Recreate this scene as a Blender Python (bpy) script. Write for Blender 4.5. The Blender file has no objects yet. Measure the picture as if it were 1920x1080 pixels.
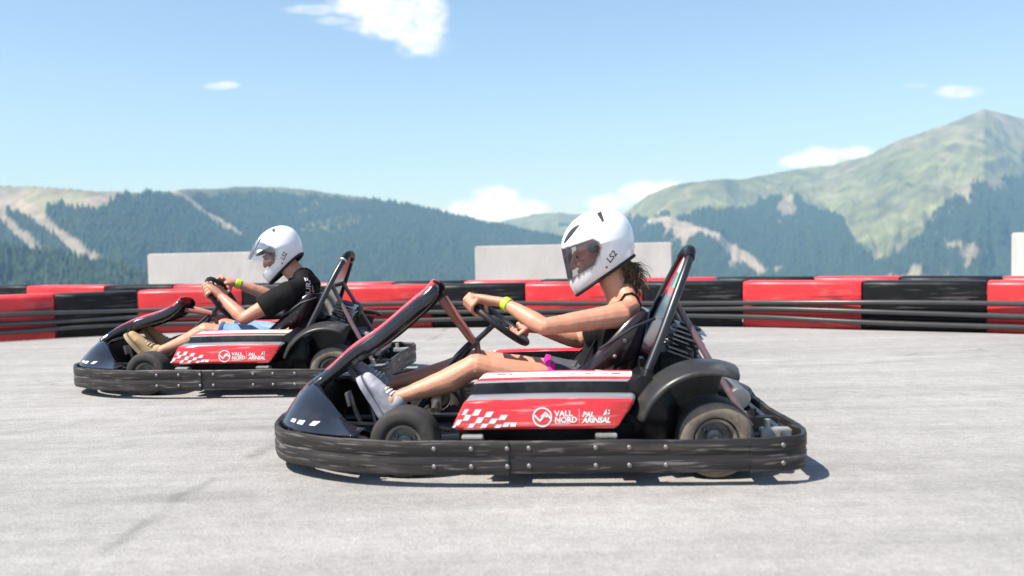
import bpy, bmesh, math, random
import numpy as np
from mathutils import Vector, Matrix, Euler
from mathutils.bvhtree import BVHTree
random.seed(7)
rng = np.random.default_rng(11)
SC = bpy.context.scene
COL = SC.collection
R = math.radians

# ------------------------------------------------------------------ camera
CAM_H = 0.844
cam_d = bpy.data.cameras.new('camera')
cam = bpy.data.objects.new('camera', cam_d)
COL.objects.link(cam)
cam_d.sensor_width = 36.0
cam_d.lens = 1650 / 1920 * 36
cam_d.clip_start = 0.05
cam_d.clip_end = 30000
cam.matrix_world = Matrix.Translation((0, 0, CAM_H)) @ Matrix.Rotation(math.pi/2 - 0.0489, 4, 'X') @ Matrix.Rotation(-0.0206, 4, 'Z')
cam_d.dof.use_dof = True
cam_d.dof.focus_distance = 4.4
cam_d.dof.aperture_fstop = 2.0
SC.camera = cam

# ------------------------------------------------------------------ sky, sun, exposure
SUN = Vector((-0.60, -0.31, 1.0)).normalized()
world = bpy.data.worlds.new('World')
SC.world = world
world.use_nodes = True
def build_world():
    nt = world.node_tree
    nt.nodes.clear()
    N, Lk = nt.nodes.new, nt.links.new
    out = N('ShaderNodeOutputWorld'); bg = N('ShaderNodeBackground')
    sky = N('ShaderNodeTexSky')
    sky.sky_type = 'NISHITA'; sky.sun_disc = False
    sky.sun_elevation = math.asin(SUN.z)
    sky.sun_rotation = math.atan2(SUN.x, SUN.y)
    sky.altitude = 1800; sky.air_density = 1.0; sky.dust_density = 2.6; sky.ozone_density = 0.6
    bg.inputs['Strength'].default_value = 0.115
    # clouds: soft cumulus at their directions in the sky
    tc = N('ShaderNodeTexCoord'); sep = N('ShaderNodeSeparateXYZ')
    Lk(tc.outputs['Generated'], sep.inputs[0])
    def math_(op, a, b=None, c=None):
        n = N('ShaderNodeMath'); n.operation = op
        for i, v in enumerate((a, b, c)):
            if v is None: continue
            if isinstance(v, (int, float)): n.inputs[i].default_value = v
            else: Lk(v, n.inputs[i])
        return n.outputs[0]
    ysafe = math_('MAXIMUM', sep.outputs[1], 0.05)
    u = math_('DIVIDE', sep.outputs[0], ysafe); v = math_('DIVIDE', sep.outputs[2], ysafe)
    def noise(sx, sy, detail, seed):
        cmb = N('ShaderNodeCombineXYZ')
        Lk(math_('MULTIPLY', u, sx), cmb.inputs[0]); Lk(math_('MULTIPLY', v, sy), cmb.inputs[1]); cmb.inputs[2].default_value = seed
        n = N('ShaderNodeTexNoise'); n.inputs['Scale'].default_value = 1; n.inputs['Detail'].default_value = detail; n.inputs['Roughness'].default_value = 0.6
        Lk(cmb.outputs[0], n.inputs['Vector'])
        return n.outputs['Fac']
    nz = noise(22, 34, 8, 3.1)
    nz2 = noise(60, 95, 4, 8.7)
    # u, v, half width, half height, density
    blobs = [(-.128, .262, .048, .026, 1), (-.158, .272, .036, .018, 1), (-.100, .236, .028, .020, 1), (-.090, .256, .024, .026, 1), (-.118, .245, .03, .016, .9),
             (-.215, .268, .034, .006, .5), (-.190, .255, .022, .005, .42), (-.165, .247, .02, .005, .35), (-.319, .1859, .018, .0048, .95),
             (.507, .162, .024, .0075, .9), (.46, .17, .016, .003, .3)]
    low = [(-.015, .052, .026, .017, 1), (-.030, .040, .036, .015, 1), (.012, .040, .032, .012, .9), (-.062, .034, .022, .009, .7),
           (.148, .056, .026, .011, .95), (.112, .046, .026, .010, .85), (.182, .060, .02, .008, .85),
           (.353, .093, .026, .010, .95), (.325, .087, .022, .007, .8), (.392, .095, .022, .008, .75)]
    front = math_('GREATER_THAN', sep.outputs[1], 0.06)
    cur = sky.outputs[0]
    for group, lo, hi in ((blobs, (4.5, 4.75, 5.4), (6.6, 6.6, 6.7)), (low, (7.4, 7.5, 8.0), (10, 10, 10))):
        total = None
        for (bu, bv, a, b, d) in group:
            du = math_('MULTIPLY', math_('SUBTRACT', u, bu), 1 / a); dv = math_('MULTIPLY', math_('SUBTRACT', v, bv), 1 / b)
            rr = math_('SQRT', math_('ADD', math_('MULTIPLY', du, du), math_('MULTIPLY', dv, dv)))
            val = math_('SUBTRACT', 1.3, rr)
            val = math_('ADD', val, math_('MULTIPLY', math_('SUBTRACT', nz, 0.5), 1.6))
            val = math_('ADD', val, math_('MULTIPLY', math_('SUBTRACT', nz2, 0.5), 0.4))
            mr = N('ShaderNodeMapRange'); mr.interpolation_type = 'SMOOTHSTEP'
            Lk(val, mr.inputs['Value'])
            mr.inputs['From Min'].default_value = 0.0; mr.inputs['From Max'].default_value = 0.8
            mr.inputs['To Min'].default_value = 0.0; mr.inputs['To Max'].default_value = d
            total = mr.outputs[0] if total is None else math_('MAXIMUM', total, mr.outputs[0])
        total = math_('MULTIPLY', total, front)
        ccol = N('ShaderNodeMix'); ccol.data_type = 'RGBA'
        ccol.inputs['A'].default_value = (*lo, 1); ccol.inputs['B'].default_value = (*hi, 1)
        cr = N('ShaderNodeMapRange'); cr.inputs['From Min'].default_value = .3; cr.inputs['From Max'].default_value = .7; Lk(nz2, cr.inputs['Value'])
        Lk(cr.outputs[0], ccol.inputs['Factor'])
        mix = N('ShaderNodeMix'); mix.data_type = 'RGBA'
        Lk(total, mix.inputs['Factor']); Lk(cur, mix.inputs['A']); Lk(ccol.outputs['Result'], mix.inputs['B'])
        cur = mix.outputs['Result']
    Lk(mix.outputs['Result'], bg.inputs['Color'])
    Lk(bg.outputs[0], out.inputs['Surface'])
build_world()
sun_d = bpy.data.lights.new('sun', 'SUN')
sun_d.energy = 4.8; sun_d.angle = R(0.53); sun_d.color = (1.0, 0.955, 0.89)
sun = bpy.data.objects.new('sun', sun_d)
COL.objects.link(sun)
sun.location = (-20, 3, 40)
sun.rotation_euler = (-SUN).to_track_quat('-Z', 'Y').to_euler()
vs = SC.view_settings
vs.view_transform = 'Standard'; vs.look = 'None'; vs.gamma = 1; vs.exposure = 0.9; vs.use_curve_mapping = False
SC.render.engine = 'CYCLES'
SC.cycles.use_denoising = True
SC.cycles.max_bounces = 7; SC.cycles.transparent_max_bounces = 12
SC.cycles.sample_clamp_indirect = 6

# ------------------------------------------------------------------ materials
MATS = {}
def M(name, base, rough=.5, metal=0., var=0., vscale=8., bump=0., bscale=40., dirt=None, dirt_amt=.4, dscale=6., coat=0., stretch=(1, 1, 1), spec=.5, scratch=None, scratch_amt=.5, sstretch=(3, 70, 70), rvar=0.):
    if name in MATS: return MATS[name]
    m = bpy.data.materials.new(name); m.use_nodes = True
    nt = m.node_tree; N, Lk = nt.nodes.new, nt.links.new
    b = nt.nodes['Principled BSDF']
    b.inputs['Base Color'].default_value = (*base, 1); b.inputs['Roughness'].default_value = rough
    b.inputs['Metallic'].default_value = metal; b.inputs['Coat Weight'].default_value = coat
    b.inputs['Coat Roughness'].default_value = .08
    b.inputs['Specular IOR Level'].default_value = spec
    tc = N('ShaderNodeTexCoord'); mp = N('ShaderNodeMapping'); mp.inputs['Scale'].default_value = stretch
    Lk(tc.outputs['Object'], mp.inputs[0])
    def noise(s, d=5, r=.6):
        n = N('ShaderNodeTexNoise'); n.inputs['Scale'].default_value = s; n.inputs['Detail'].default_value = d; n.inputs['Roughness'].default_value = r
        Lk(mp.outputs[0], n.inputs['Vector']); return n.outputs['Fac']
    colsock = None
    if var > 0:
        hsv = N('ShaderNodeHueSaturation'); hsv.inputs['Color'].default_value = (*base, 1)
        mr = N('ShaderNodeMapRange'); mr.inputs['From Min'].default_value = .25; mr.inputs['From Max'].default_value = .75
        mr.inputs['To Min'].default_value = 1 - var; mr.inputs['To Max'].default_value = 1 + var
        Lk(noise(vscale), mr.inputs['Value']); Lk(mr.outputs[0], hsv.inputs['Value']); colsock = hsv.outputs[0]
    if dirt:
        mx = N('ShaderNodeMix'); mx.data_type = 'RGBA'; mx.inputs['B'].default_value = (*dirt, 1)
        if colsock: Lk(colsock, mx.inputs['A'])
        else: mx.inputs['A'].default_value = (*base, 1)
        mr = N('ShaderNodeMapRange'); mr.interpolation_type = 'SMOOTHSTEP'
        mr.inputs['From Min'].default_value = .48; mr.inputs['From Max'].default_value = .72; mr.inputs['To Max'].default_value = dirt_amt
        Lk(noise(dscale, 8, .7), mr.inputs['Value']); Lk(mr.outputs[0], mx.inputs['Factor']); colsock = mx.outputs['Result']
    if scratch:
        mp2 = N('ShaderNodeMapping'); mp2.inputs['Scale'].default_value = sstretch; mp2.inputs['Rotation'].default_value = (0, R(4), R(3)); Lk(tc.outputs['Object'], mp2.inputs[0])
        sn = N('ShaderNodeTexNoise'); sn.inputs['Scale'].default_value = 1; sn.inputs['Detail'].default_value = 3; sn.inputs['Distortion'].default_value = .3; Lk(mp2.outputs[0], sn.inputs['Vector'])
        pat = N('ShaderNodeMath'); pat.operation = 'MULTIPLY_ADD'; Lk(noise(4, 3), pat.inputs[0]); pat.inputs[1].default_value = .35; Lk(sn.outputs['Fac'], pat.inputs[2])
        mr = N('ShaderNodeMapRange'); mr.interpolation_type = 'SMOOTHSTEP'; mr.inputs['From Min'].default_value = .76; mr.inputs['From Max'].default_value = .86; mr.inputs['To Max'].default_value = scratch_amt
        Lk(pat.outputs[0], mr.inputs['Value'])
        mx = N('ShaderNodeMix'); mx.data_type = 'RGBA'; mx.inputs['B'].default_value = (*scratch, 1); Lk(mr.outputs[0], mx.inputs['Factor'])
        if colsock: Lk(colsock, mx.inputs['A'])
        else: mx.inputs['A'].default_value = (*base, 1)
        colsock = mx.outputs['Result']
    if colsock: Lk(colsock, b.inputs['Base Color'])
    if rvar > 0:
        mr = N('ShaderNodeMapRange'); mr.inputs['From Min'].default_value = .3; mr.inputs['From Max'].default_value = .7
        mr.inputs['To Min'].default_value = max(0, rough - rvar); mr.inputs['To Max'].default_value = min(1, rough + rvar)
        Lk(noise(vscale * 1.7, 6), mr.inputs['Value']); Lk(mr.outputs[0], b.inputs['Roughness'])
    if bump > 0:
        bp = N('ShaderNodeBump'); bp.inputs['Strength'].default_value = 1; bp.inputs['Distance'].default_value = bump
        Lk(noise(bscale, 6), bp.inputs['Height']); Lk(bp.outputs[0], b.inputs['Normal'])
    MATS[name] = m
    return m

def mat_attr(name, rough=.9, nscale=.02, amt=.25):
    m = bpy.data.materials.new(name); m.use_nodes = True
    nt = m.node_tree; N, Lk = nt.nodes.new, nt.links.new
    b = nt.nodes['Principled BSDF']; b.inputs['Roughness'].default_value = rough; b.inputs['Specular IOR Level'].default_value = .15
    a = N('ShaderNodeAttribute'); a.attribute_name = 'tint'
    tc = N('ShaderNodeTexCoord'); n = N('ShaderNodeTexNoise'); n.inputs['Scale'].default_value = nscale; n.inputs['Detail'].default_value = 8; n.inputs['Roughness'].default_value = .68
    Lk(tc.outputs['Object'], n.inputs['Vector'])
    mr = N('ShaderNodeMapRange'); mr.inputs['From Min'].default_value = .3; mr.inputs['From Max'].default_value = .7; mr.inputs['To Min'].default_value = 1 - amt; mr.inputs['To Max'].default_value = 1 + amt
    Lk(n.outputs['Fac'], mr.inputs['Value'])
    h = N('ShaderNodeHueSaturation'); Lk(a.outputs['Color'], h.inputs['Color']); Lk(mr.outputs[0], h.inputs['Value'])
    Lk(h.outputs[0], b.inputs['Base Color'])
    return m

def mat_clear(name, tint, gloss=.06, opacity=.12):
    m = bpy.data.materials.new(name); m.use_nodes = True
    nt = m.node_tree; N, Lk = nt.nodes.new, nt.links.new
    nt.nodes.remove(nt.nodes['Principled BSDF'])
    out = nt.nodes['Material Output']
    t = N('ShaderNodeBsdfTransparent'); t.inputs[0].default_value = (*tint, 1)
    g = N('ShaderNodeBsdfGlossy'); g.inputs['Roughness'].default_value = gloss
    d = N('ShaderNodeBsdfDiffuse'); d.inputs[0].default_value = (.7, .75, .85, 1)
    fr = N('ShaderNodeFresnel'); fr.inputs['IOR'].default_value = 1.5
    m1 = N('ShaderNodeMixShader'); Lk(fr.outputs[0], m1.inputs[0]); Lk(t.outputs[0], m1.inputs[1]); Lk(g.outputs[0], m1.inputs[2])
    m2 = N('ShaderNodeMixShader'); m2.inputs[0].default_value = opacity; Lk(m1.outputs[0], m2.inputs[1]); Lk(d.outputs[0], m2.inputs[2])
    Lk(m2.outputs[0], out.inputs['Surface'])
    return m

def mat_asphalt():
    m = bpy.data.materials.new('asphalt'); m.use_nodes = True
    nt = m.node_tree; N, Lk = nt.nodes.new, nt.links.new
    b = nt.nodes['Principled BSDF']; b.inputs['Roughness'].default_value = .85; b.inputs['Specular IOR Level'].default_value = .3
    tc = N('ShaderNodeTexCoord')
    def noise(s, d=4, r=.6, st=None, dist=0):
        n = N('ShaderNodeTexNoise'); n.inputs['Scale'].default_value = s; n.inputs['Detail'].default_value = d; n.inputs['Roughness'].default_value = r; n.inputs['Distortion'].default_value = dist
        if st:
            mp = N('ShaderNodeMapping'); mp.inputs['Scale'].default_value = st[:3]; mp.inputs['Rotation'].default_value = (0, 0, st[3]); Lk(tc.outputs['Object'], mp.inputs[0]); Lk(mp.outputs[0], n.inputs['Vector'])
        else: Lk(tc.outputs['Object'], n.inputs['Vector'])
        return n.outputs['Fac']
    def mr(s, a, b_, c, d, smooth=False):
        n = N('ShaderNodeMapRange'); Lk(s, n.inputs['Value'])
        if smooth: n.interpolation_type = 'SMOOTHSTEP'
        for k, v in zip(('From Min', 'From Max', 'To Min', 'To Max'), (a, b_, c, d)): n.inputs[k].default_value = v
        return n.outputs[0]
    def mul(a, b_):
        n = N('ShaderNodeMath'); n.operation = 'MULTIPLY'; Lk(a, n.inputs[0]); Lk(b_, n.inputs[1]); return n.outputs[0]
    # aggregate: stone chips of different tones bound in grey
    vor = N('ShaderNodeTexVoronoi'); vor.inputs['Scale'].default_value = 95; Lk(tc.outputs['Object'], vor.inputs['Vector'])
    vv = N('ShaderNodeSeparateColor'); Lk(vor.outputs['Color'], vv.inputs[0])
    chips = mr(vv.outputs[0], 0, 1, .89, 1.10)
    fine = mr(noise(220, 3), .3, .7, .92, 1.08)
    med = mr(noise(9, 6, .65), .3, .7, .90, 1.10)
    big = mr(noise(.55, 5, .55), .3, .7, .88, 1.08)
    streak = mr(noise(1.0, 5, .6, (.35, 3.2, 1, .05)), .35, .7, 1.06, .87)
    streak2 = mr(noise(1.0, 4, .6, (1.1, 16, 1, .03)), .35, .7, 1.05, .93)
    tot = mul(mul(mul(chips, fine), mul(med, big)), mul(streak, streak2))
    # a wandering old crack and a rolled joint across the tarmac
    mp = N('ShaderNodeMapping'); mp.vector_type = 'POINT'
    sep = N('ShaderNodeSeparateXYZ'); Lk(tc.outputs['Object'], sep.inputs[0])
    def crack(x0, y0, ang, wob, width, strength, seed):
        # signed distance to a line through x0,y0
        ca, sa = math.cos(ang), math.sin(ang)
        a = N('ShaderNodeMath'); a.operation = 'MULTIPLY_ADD'; Lk(sep.outputs[0], a.inputs[0]); a.inputs[1].default_value = -sa; a.inputs[2].default_value = x0 * sa - y0 * ca
        c = N('ShaderNodeMath'); c.operation = 'MULTIPLY_ADD'; Lk(sep.outputs[1], c.inputs[0]); c.inputs[1].default_value = ca; Lk(a.outputs[0], c.inputs[2])
        w = mr(noise(1.7 + seed, 5, .6), 0, 1, -wob, wob)
        s = N('ShaderNodeMath'); s.operation = 'ADD'; Lk(c.outputs[0], s.inputs[0]); Lk(w, s.inputs[1])
        ab = N('ShaderNodeMath'); ab.operation = 'ABSOLUTE'; Lk(s.outputs[0], ab.inputs[0])
        line = mr(ab.outputs[0], 0, width, 1 - strength, 1, True)
        brk = mr(noise(2.3 + seed, 3, .5), .42, .6, 0, 1, True)
        mx = N('ShaderNodeMix'); mx.inputs['A'].default_value = 1; Lk(brk, mx.inputs['Factor']); Lk(line, mx.inputs['B'])
        return mx.outputs['Result']
    tot = mul(tot, crack(-1.19, 2.36, R(85.5), .14, .05, .26, .1))
    tot = mul(tot, crack(-2.9, 4.2, R(20), .3, .02, .3, .7))
    tot = mul(tot, crack(2.4, 4.6, R(-12), .35, .02, .28, 1.9))
    def tyre_arc(x0, y0, r, width, strength, seed):
        dx = N('ShaderNodeMath'); dx.operation = 'SUBTRACT'; Lk(sep.outputs[0], dx.inputs[0]); dx.inputs[1].default_value = x0
        dy = N('ShaderNodeMath'); dy.operation = 'SUBTRACT'; Lk(sep.outputs[1], dy.inputs[0]); dy.inputs[1].default_value = y0
        d2 = N('ShaderNodeMath'); d2.operation = 'ADD'; Lk(mul(dx.outputs[0], dx.outputs[0]), d2.inputs[0]); Lk(mul(dy.outputs[0], dy.outputs[0]), d2.inputs[1])
        sq = N('ShaderNodeMath'); sq.operation = 'SQRT'; Lk(d2.outputs[0], sq.inputs[0])
        o = N('ShaderNodeMath'); o.operation = 'SUBTRACT'; Lk(sq.outputs[0], o.inputs[0]); o.inputs[1].default_value = r
        ab = N('ShaderNodeMath'); ab.operation = 'ABSOLUTE'; Lk(o.outputs[0], ab.inputs[0])
        line = mr(ab.outputs[0], width * .5, width, 1 - strength, 1, True)
        brk = mr(noise(1.1 + seed, 4, .6), .40, .62, 0, 1, True)
        mx = N('ShaderNodeMix'); mx.inputs['A'].default_value = 1; Lk(brk, mx.inputs['Factor']); Lk(line, mx.inputs['B'])
        return mx.outputs['Result']
    for a in ((1.5, -14.0, 17.2, .075, .13, .2), (1.5, -14.0, 18.35, .07, .11, .5), (-1.0, 22.0, 17.6, .06, .10, .9), (-1.0, 22.0, 16.45, .07, .12, 1.4), (6.0, -9.0, 15.6, .065, .10, 1.9)):
        tot = mul(tot, tyre_arc(*a))
    sc = N('ShaderNodeMix'); sc.data_type = 'RGBA'; sc.blend_type = 'MULTIPLY'; sc.inputs['Factor'].default_value = 1
    sc.inputs['A'].default_value = (.306, .294, .286, 1); Lk(tot, sc.inputs['B'])
    Lk(sc.outputs['Result'], b.inputs['Base Color'])
    bp = N('ShaderNodeBump'); bp.inputs['Distance'].default_value = .003; bp.inputs['Strength'].default_value = .6
    ad = N('ShaderNodeMath'); ad.operation = 'ADD'; Lk(vor.outputs['Distance'], ad.inputs[0]); Lk(noise(60, 5), ad.inputs[1])
    Lk(ad.outputs[0], bp.inputs['Height']); Lk(bp.outputs[0], b.inputs['Normal'])
    return m

def mat_skin(name, base):
    m = M(name, base, rough=.48, var=.14, vscale=14, bump=.0009, bscale=160, dirt=(base[0] * .95, base[1] * .62, base[2] * .52), dirt_amt=.3, dscale=9)
    b = m.node_tree.nodes['Principled BSDF']
    b.inputs['Subsurface Weight'].default_value = .14; b.inputs['Subsurface Radius'].default_value = (.012, .005, .003); b.inputs['Subsurface Scale'].default_value = 1
    return m

BLACKP = M('black_plastic', (.006, .006, .007), rough=.36, spec=.25, var=.3, vscale=9, bump=.0006, bscale=60, dirt=(.06, .054, .05), dirt_amt=.3, dscale=5, rvar=.12)
GLOSSB = M('gloss_black', (.012, .013, .018), rough=.14, var=.2, coat=.5, dirt=(.08, .075, .07), dirt_amt=.18, dscale=7, rvar=.08)
BUMPM = M('bumper_plastic', (.020, .0175, .0175), spec=.35, rough=.48, var=.5, vscale=4, bump=.0016, bscale=9, dirt=(.105, .086, .078), dirt_amt=.85, dscale=2.6, stretch=(1, 1, 14), rvar=.16, scratch=(.26, .235, .22), scratch_amt=.45, sstretch=(7, 7, 110))
FRAME = M('frame_paint', (.015, .017, .024), rough=.32, var=.25, dirt=(.1, .085, .075), dirt_amt=.3)
STEEL = M('bare_steel', (.42, .41, .40), rough=.36, metal=.9, var=.2, dirt=(.12, .10, .09), dirt_amt=.5)
ALU = M('cast_aluminium', (.50, .49, .47), rough=.5, metal=.6, var=.2, dirt=(.08, .07, .06), dirt_amt=.6)
RUST = M('dusty_red_tube', (.30, .10, .075), rough=.5, var=.25, dirt=(.33, .27, .24), dirt_amt=.75, dscale=9)
REDP = M('red_panel', (.60, .028, .034), rough=.26, var=.08, coat=.35, dirt=(.40, .07, .07), dirt_amt=.4, dscale=5, scratch=(.6, .35, .33), scratch_amt=.45, sstretch=(6, 60, 120))
WHITEP = M('white_print', (.74, .72, .72), rough=.4, var=.07)
CHROME = M('silver_strip', (.40, .40, .42), rough=.28, metal=.5, var=.15, dirt=(.1, .09, .09), dirt_amt=.3, stretch=(1, 8, 8))
RUBBER = M('tyre_rubber', (.030, .027, .026), rough=.78, var=.2, vscale=20, bump=.001, bscale=70, dirt=(.085, .072, .06), dirt_amt=.6, dscale=12)
DUSTY = M('dusty_tyre_wall', (.19, .155, .12), rough=.85, var=.2, vscale=25, dirt=(.07, .058, .048), dirt_amt=.75, dscale=11)
RIMM = M('rim_metal', (.36, .34, .32), rough=.42, metal=.7, var=.2, dirt=(.06, .05, .05), dirt_amt=.5)
SEATM = M('seat_fibreglass', (.022, .010, .012), rough=.24, var=.2, coat=.4, dirt=(.09, .03, .03), dirt_amt=.4, dscale=6)
DARK = M('dark_oily_metal', (.008, .008, .008), rough=.6, var=.3, dirt=(.07, .06, .05), dirt_amt=.4)

# ------------------------------------------------------------------ mesh helpers
def link(o, parent=None):
    COL.objects.link(o)
    if parent is not None: o.parent = parent
    return o
def from_bm(name, bm, mats, parent=None, smooth=35):
    me = bpy.data.meshes.new(name)
    bmesh.ops.recalc_face_normals(bm, faces=bm.faces[:])
    bm.to_mesh(me); bm.free()
    return from_mesh(name, me, mats, parent, smooth)
def from_mesh(name, me, mats, parent=None, smooth=35):
    if not isinstance(mats, (list, tuple)): mats = [mats]
    for m in mats: me.materials.append(m)
    if smooth:
        me.shade_smooth()
        me.set_sharp_from_angle(angle=R(smooth))
    return link(bpy.data.objects.new(name, me), parent)
def empty(name, loc, rz=0):
    o = bpy.data.objects.new(name, None); o.location = loc; o.rotation_euler = (0, 0, rz); o.empty_display_size = .1
    return link(o)
def tag(o, label=None, cat=None, group=None, kind=None):
    for k, v in (('label', label), ('category', cat), ('group', group), ('kind', kind)):
        if v: o[k] = v
    return o
def box(bm, c, s, rot=None, mat=0, bevel=0):
    mt = Matrix.Translation(c)
    if rot: mt = mt @ Euler(rot).to_matrix().to_4x4()
    r = bmesh.ops.create_cube(bm, size=1, matrix=mt @ Matrix.Diagonal((*s, 1)))
    fs = {f for v in r['verts'] for f in v.link_faces}
    for f in fs: f.material_index = mat
    if bevel:
        es = list({e for v in r['verts'] for e in v.link_edges})
        bmesh.ops.bevel(bm, geom=es, offset=bevel, segments=2, affect='EDGES')
    return r
def tube(bm, pts, rad, n=10, caps=True, up=(0, 0, 1), mat=0, closed=False):
    """rad: number, or list of numbers / (side, up) pairs"""
    P = [Vector(p) for p in pts]
    if not isinstance(rad, (list, tuple)): rad = [rad] * len(P)
    rings = []
    prev = None
    for i, p in enumerate(P):
        if closed: t = P[(i + 1) % len(P)] - P[i - 1]
        else: t = P[min(i + 1, len(P) - 1)] - P[max(i - 1, 0)]
        t.normalize()
        ref = prev if prev is not None else Vector(up)
        if abs(ref.dot(t)) > .97: ref = Vector((1, 0, 0)) if abs(t.x) < .9 else Vector((0, 1, 0))
        uvec = (ref - t * ref.dot(t)).normalized(); prev = uvec
        s = t.cross(uvec)
        r = rad[i]; ra, rb = r if isinstance(r, (list, tuple)) else (r, r)
        rings.append([bm.verts.new(p + s * (ra * math.cos(2 * math.pi * k / n)) + uvec * (rb * math.sin(2 * math.pi * k / n))) for k in range(n)])
    m = len(rings)
    for i in range(m if closed else m - 1):
        a, b = rings[i], rings[(i + 1) % m]
        for k in range(n):
            f = bm.faces.new((a[k], a[(k + 1) % n], b[(k + 1) % n], b[k])); f.material_index = mat
    if caps and not closed:
        f = bm.faces.new(rings[0][::-1]); f.material_index = mat
        f = bm.faces.new(rings[-1]); f.material_index = mat
    return rings
def rtube(bm, pts, rad, n=14, up=(0, 0, 1)):
    """tube with rounded ends, for bodies"""
    P = [Vector(p) for p in pts]
    rr = [r if isinstance(r, (list, tuple)) else (r, r) for r in rad]
    def ends(p, q, r):
        d = (p - q).normalized(); m = min(r)
        return [(p + d * m * .55, (r[0] * .8, r[1] * .8)), (p + d * m * .85, (r[0] * .45, r[1] * .45)), (p + d * m * .96, (r[0] * .12, r[1] * .12))]
    s = ends(P[0], P[1], rr[0])[::-1]; e = ends(P[-1], P[-2], rr[-1])
    pts2 = [a for a, _ in s] + P + [a for a, _ in e]
    rad2 = [b for _, b in s] + rr + [b for _, b in e]
    tube(bm, pts2, rad2, n=n, up=up)
def ellipsoid(bm, c, r, rot=None, seg=20, rings=14):
    mt = Matrix.Translation(c)
    if rot: mt = mt @ Euler(rot).to_matrix().to_4x4()
    bmesh.ops.create_uvsphere(bm, u_segments=seg, v_segments=rings, radius=1, matrix=mt @ Matrix.Diagonal((*r, 1)))
def lathe(bm, prof, c=(0, 0, 0), axis='Y', n=32, mats=None, rot=None):
    """prof: list of (axial, radius)"""
    rings = []
    mt = rot if rot is not None else Matrix.Identity(3)
    for a, r in prof:
        ring = []
        for k in range(n):
            t = 2 * math.pi * k / n
            v = {'Y': (r * math.cos(t), a, r * math.sin(t)), 'X': (a, r * math.cos(t), r * math.sin(t)), 'Z': (r * math.cos(t), r * math.sin(t), a)}[axis]
            ring.append(bm.verts.new(Vector(c) + mt @ Vector(v)))
        rings.append(ring)
    for i in range(len(rings) - 1):
        for k in range(n):
            f = bm.faces.new((rings[i][k], rings[i][(k + 1) % n], rings[i + 1][(k + 1) % n], rings[i + 1][k]))
            if mats: f.material_index = mats[i]
    return rings
def grid_faces(bm, rows, mat=None, closed=False):
    """rows: list of lists of Vectors -> quads"""
    V = [[bm.verts.new(p) for p in r] for r in rows]
    for i in range(len(V) - 1):
        for j in range(len(V[0]) - (0 if closed else 1)):
            k = (j + 1) % len(V[0])
            f = bm.faces.new((V[i][j], V[i][k], V[i + 1][k], V[i + 1][j]))
            if mat is not None: f.material_index = mat(i, j) if callable(mat) else mat
    return V
def smooth_path(pts, sub=6, closed=False):
    P = [Vector(p) for p in pts]; n = len(P); out = []
    for i in range(n if closed else n - 1):
        if closed: a, b, c, d = P[i - 1], P[i], P[(i + 1) % n], P[(i + 2) % n]
        else: a, b, c, d = P[max(i - 1, 0)], P[i], P[i + 1], P[min(i + 2, n - 1)]
        for k in range(sub):
            t = k / sub
            out.append(.5 * ((2 * b) + (c - a) * t + (2 * a - 5 * b + 4 * c - d) * t * t + (3 * b - a - 3 * c + d) * t ** 3))
    if not closed: out.append(P[-1])
    return out
def solid(o, th, offset=-1, mo=None):
    md = o.modifiers.new('thick', 'SOLIDIFY'); md.thickness = th; md.offset = offset; md.use_even_offset = True
    if mo is not None: md.material_offset = mo; md.material_offset_rim = mo
    return o
def remeshed(name, bm, mat, parent, voxel=.006, iters=6, fac=.5, disp=None):
    me = bpy.data.meshes.new('tmp'); bmesh.ops.recalc_face_normals(bm, faces=bm.faces[:]); bm.to_mesh(me); bm.free()
    o = bpy.data.objects.new('tmp', me); COL.objects.link(o)
    md = o.modifiers.new('r', 'REMESH'); md.mode = 'VOXEL'; md.voxel_size = voxel; md.adaptivity = 0
    sm = o.modifiers.new('s', 'SMOOTH'); sm.factor = fac; sm.iterations = iters
    dg = bpy.context.evaluated_depsgraph_get(); dg.update()
    me2 = bpy.data.meshes.new_from_object(o.evaluated_get(dg))
    bpy.data.objects.remove(o); bpy.data.meshes.remove(me)
    me2.name = name
    if disp:
        n = len(me2.vertices); co = np.empty(n * 3, 'f'); me2.vertices.foreach_get('co', co); co = co.reshape(n, 3)
        no = np.empty(n * 3, 'f'); me2.vertex_normals.foreach_get('vector', no); no = no.reshape(n, 3)
        co = co + no * disp(co)[:, None]
        me2.vertices.foreach_set('co', co.astype('f').ravel()); me2.update()
    me2.materials.clear()
    return from_mesh(name, me2, mat, parent, smooth=80)
def text_mesh(body, size, shear=0, bold=0., align='LEFT', space=1.):
    cu = bpy.data.curves.new('t', 'FONT'); cu.body = body; cu.size = size; cu.shear = shear; cu.offset = bold; cu.align_x = align; cu.space_character = space
    cu.resolution_u = 3
    o = bpy.data.objects.new('t', cu); COL.objects.link(o)
    dg = bpy.context.evaluated_depsgraph_get(); dg.update()
    me = bpy.data.meshes.new_from_object(o.evaluated_get(dg))
    bpy.data.objects.remove(o); bpy.data.curves.remove(cu)
    vs_ = [(v.co.x, v.co.y) for v in me.vertices]; fs = [tuple(p.vertices) for p in me.polygons]
    bpy.data.meshes.remove(me)
    return vs_, fs
def flat_mark(name, parts, frame, mat, parent):
    """parts: list of (verts2d, faces); frame(u,v)->Vector"""
    V, F = [], []
    for vs_, fs in parts:
        o = len(V); V += [frame(u, v) for u, v in vs_]; F += [tuple(i + o for i in f) for f in fs]
    me = bpy.data.meshes.new(name); me.from_pydata(V, [], F); me.update()
    return from_mesh(name, me, mat, parent, smooth=0)
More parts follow.
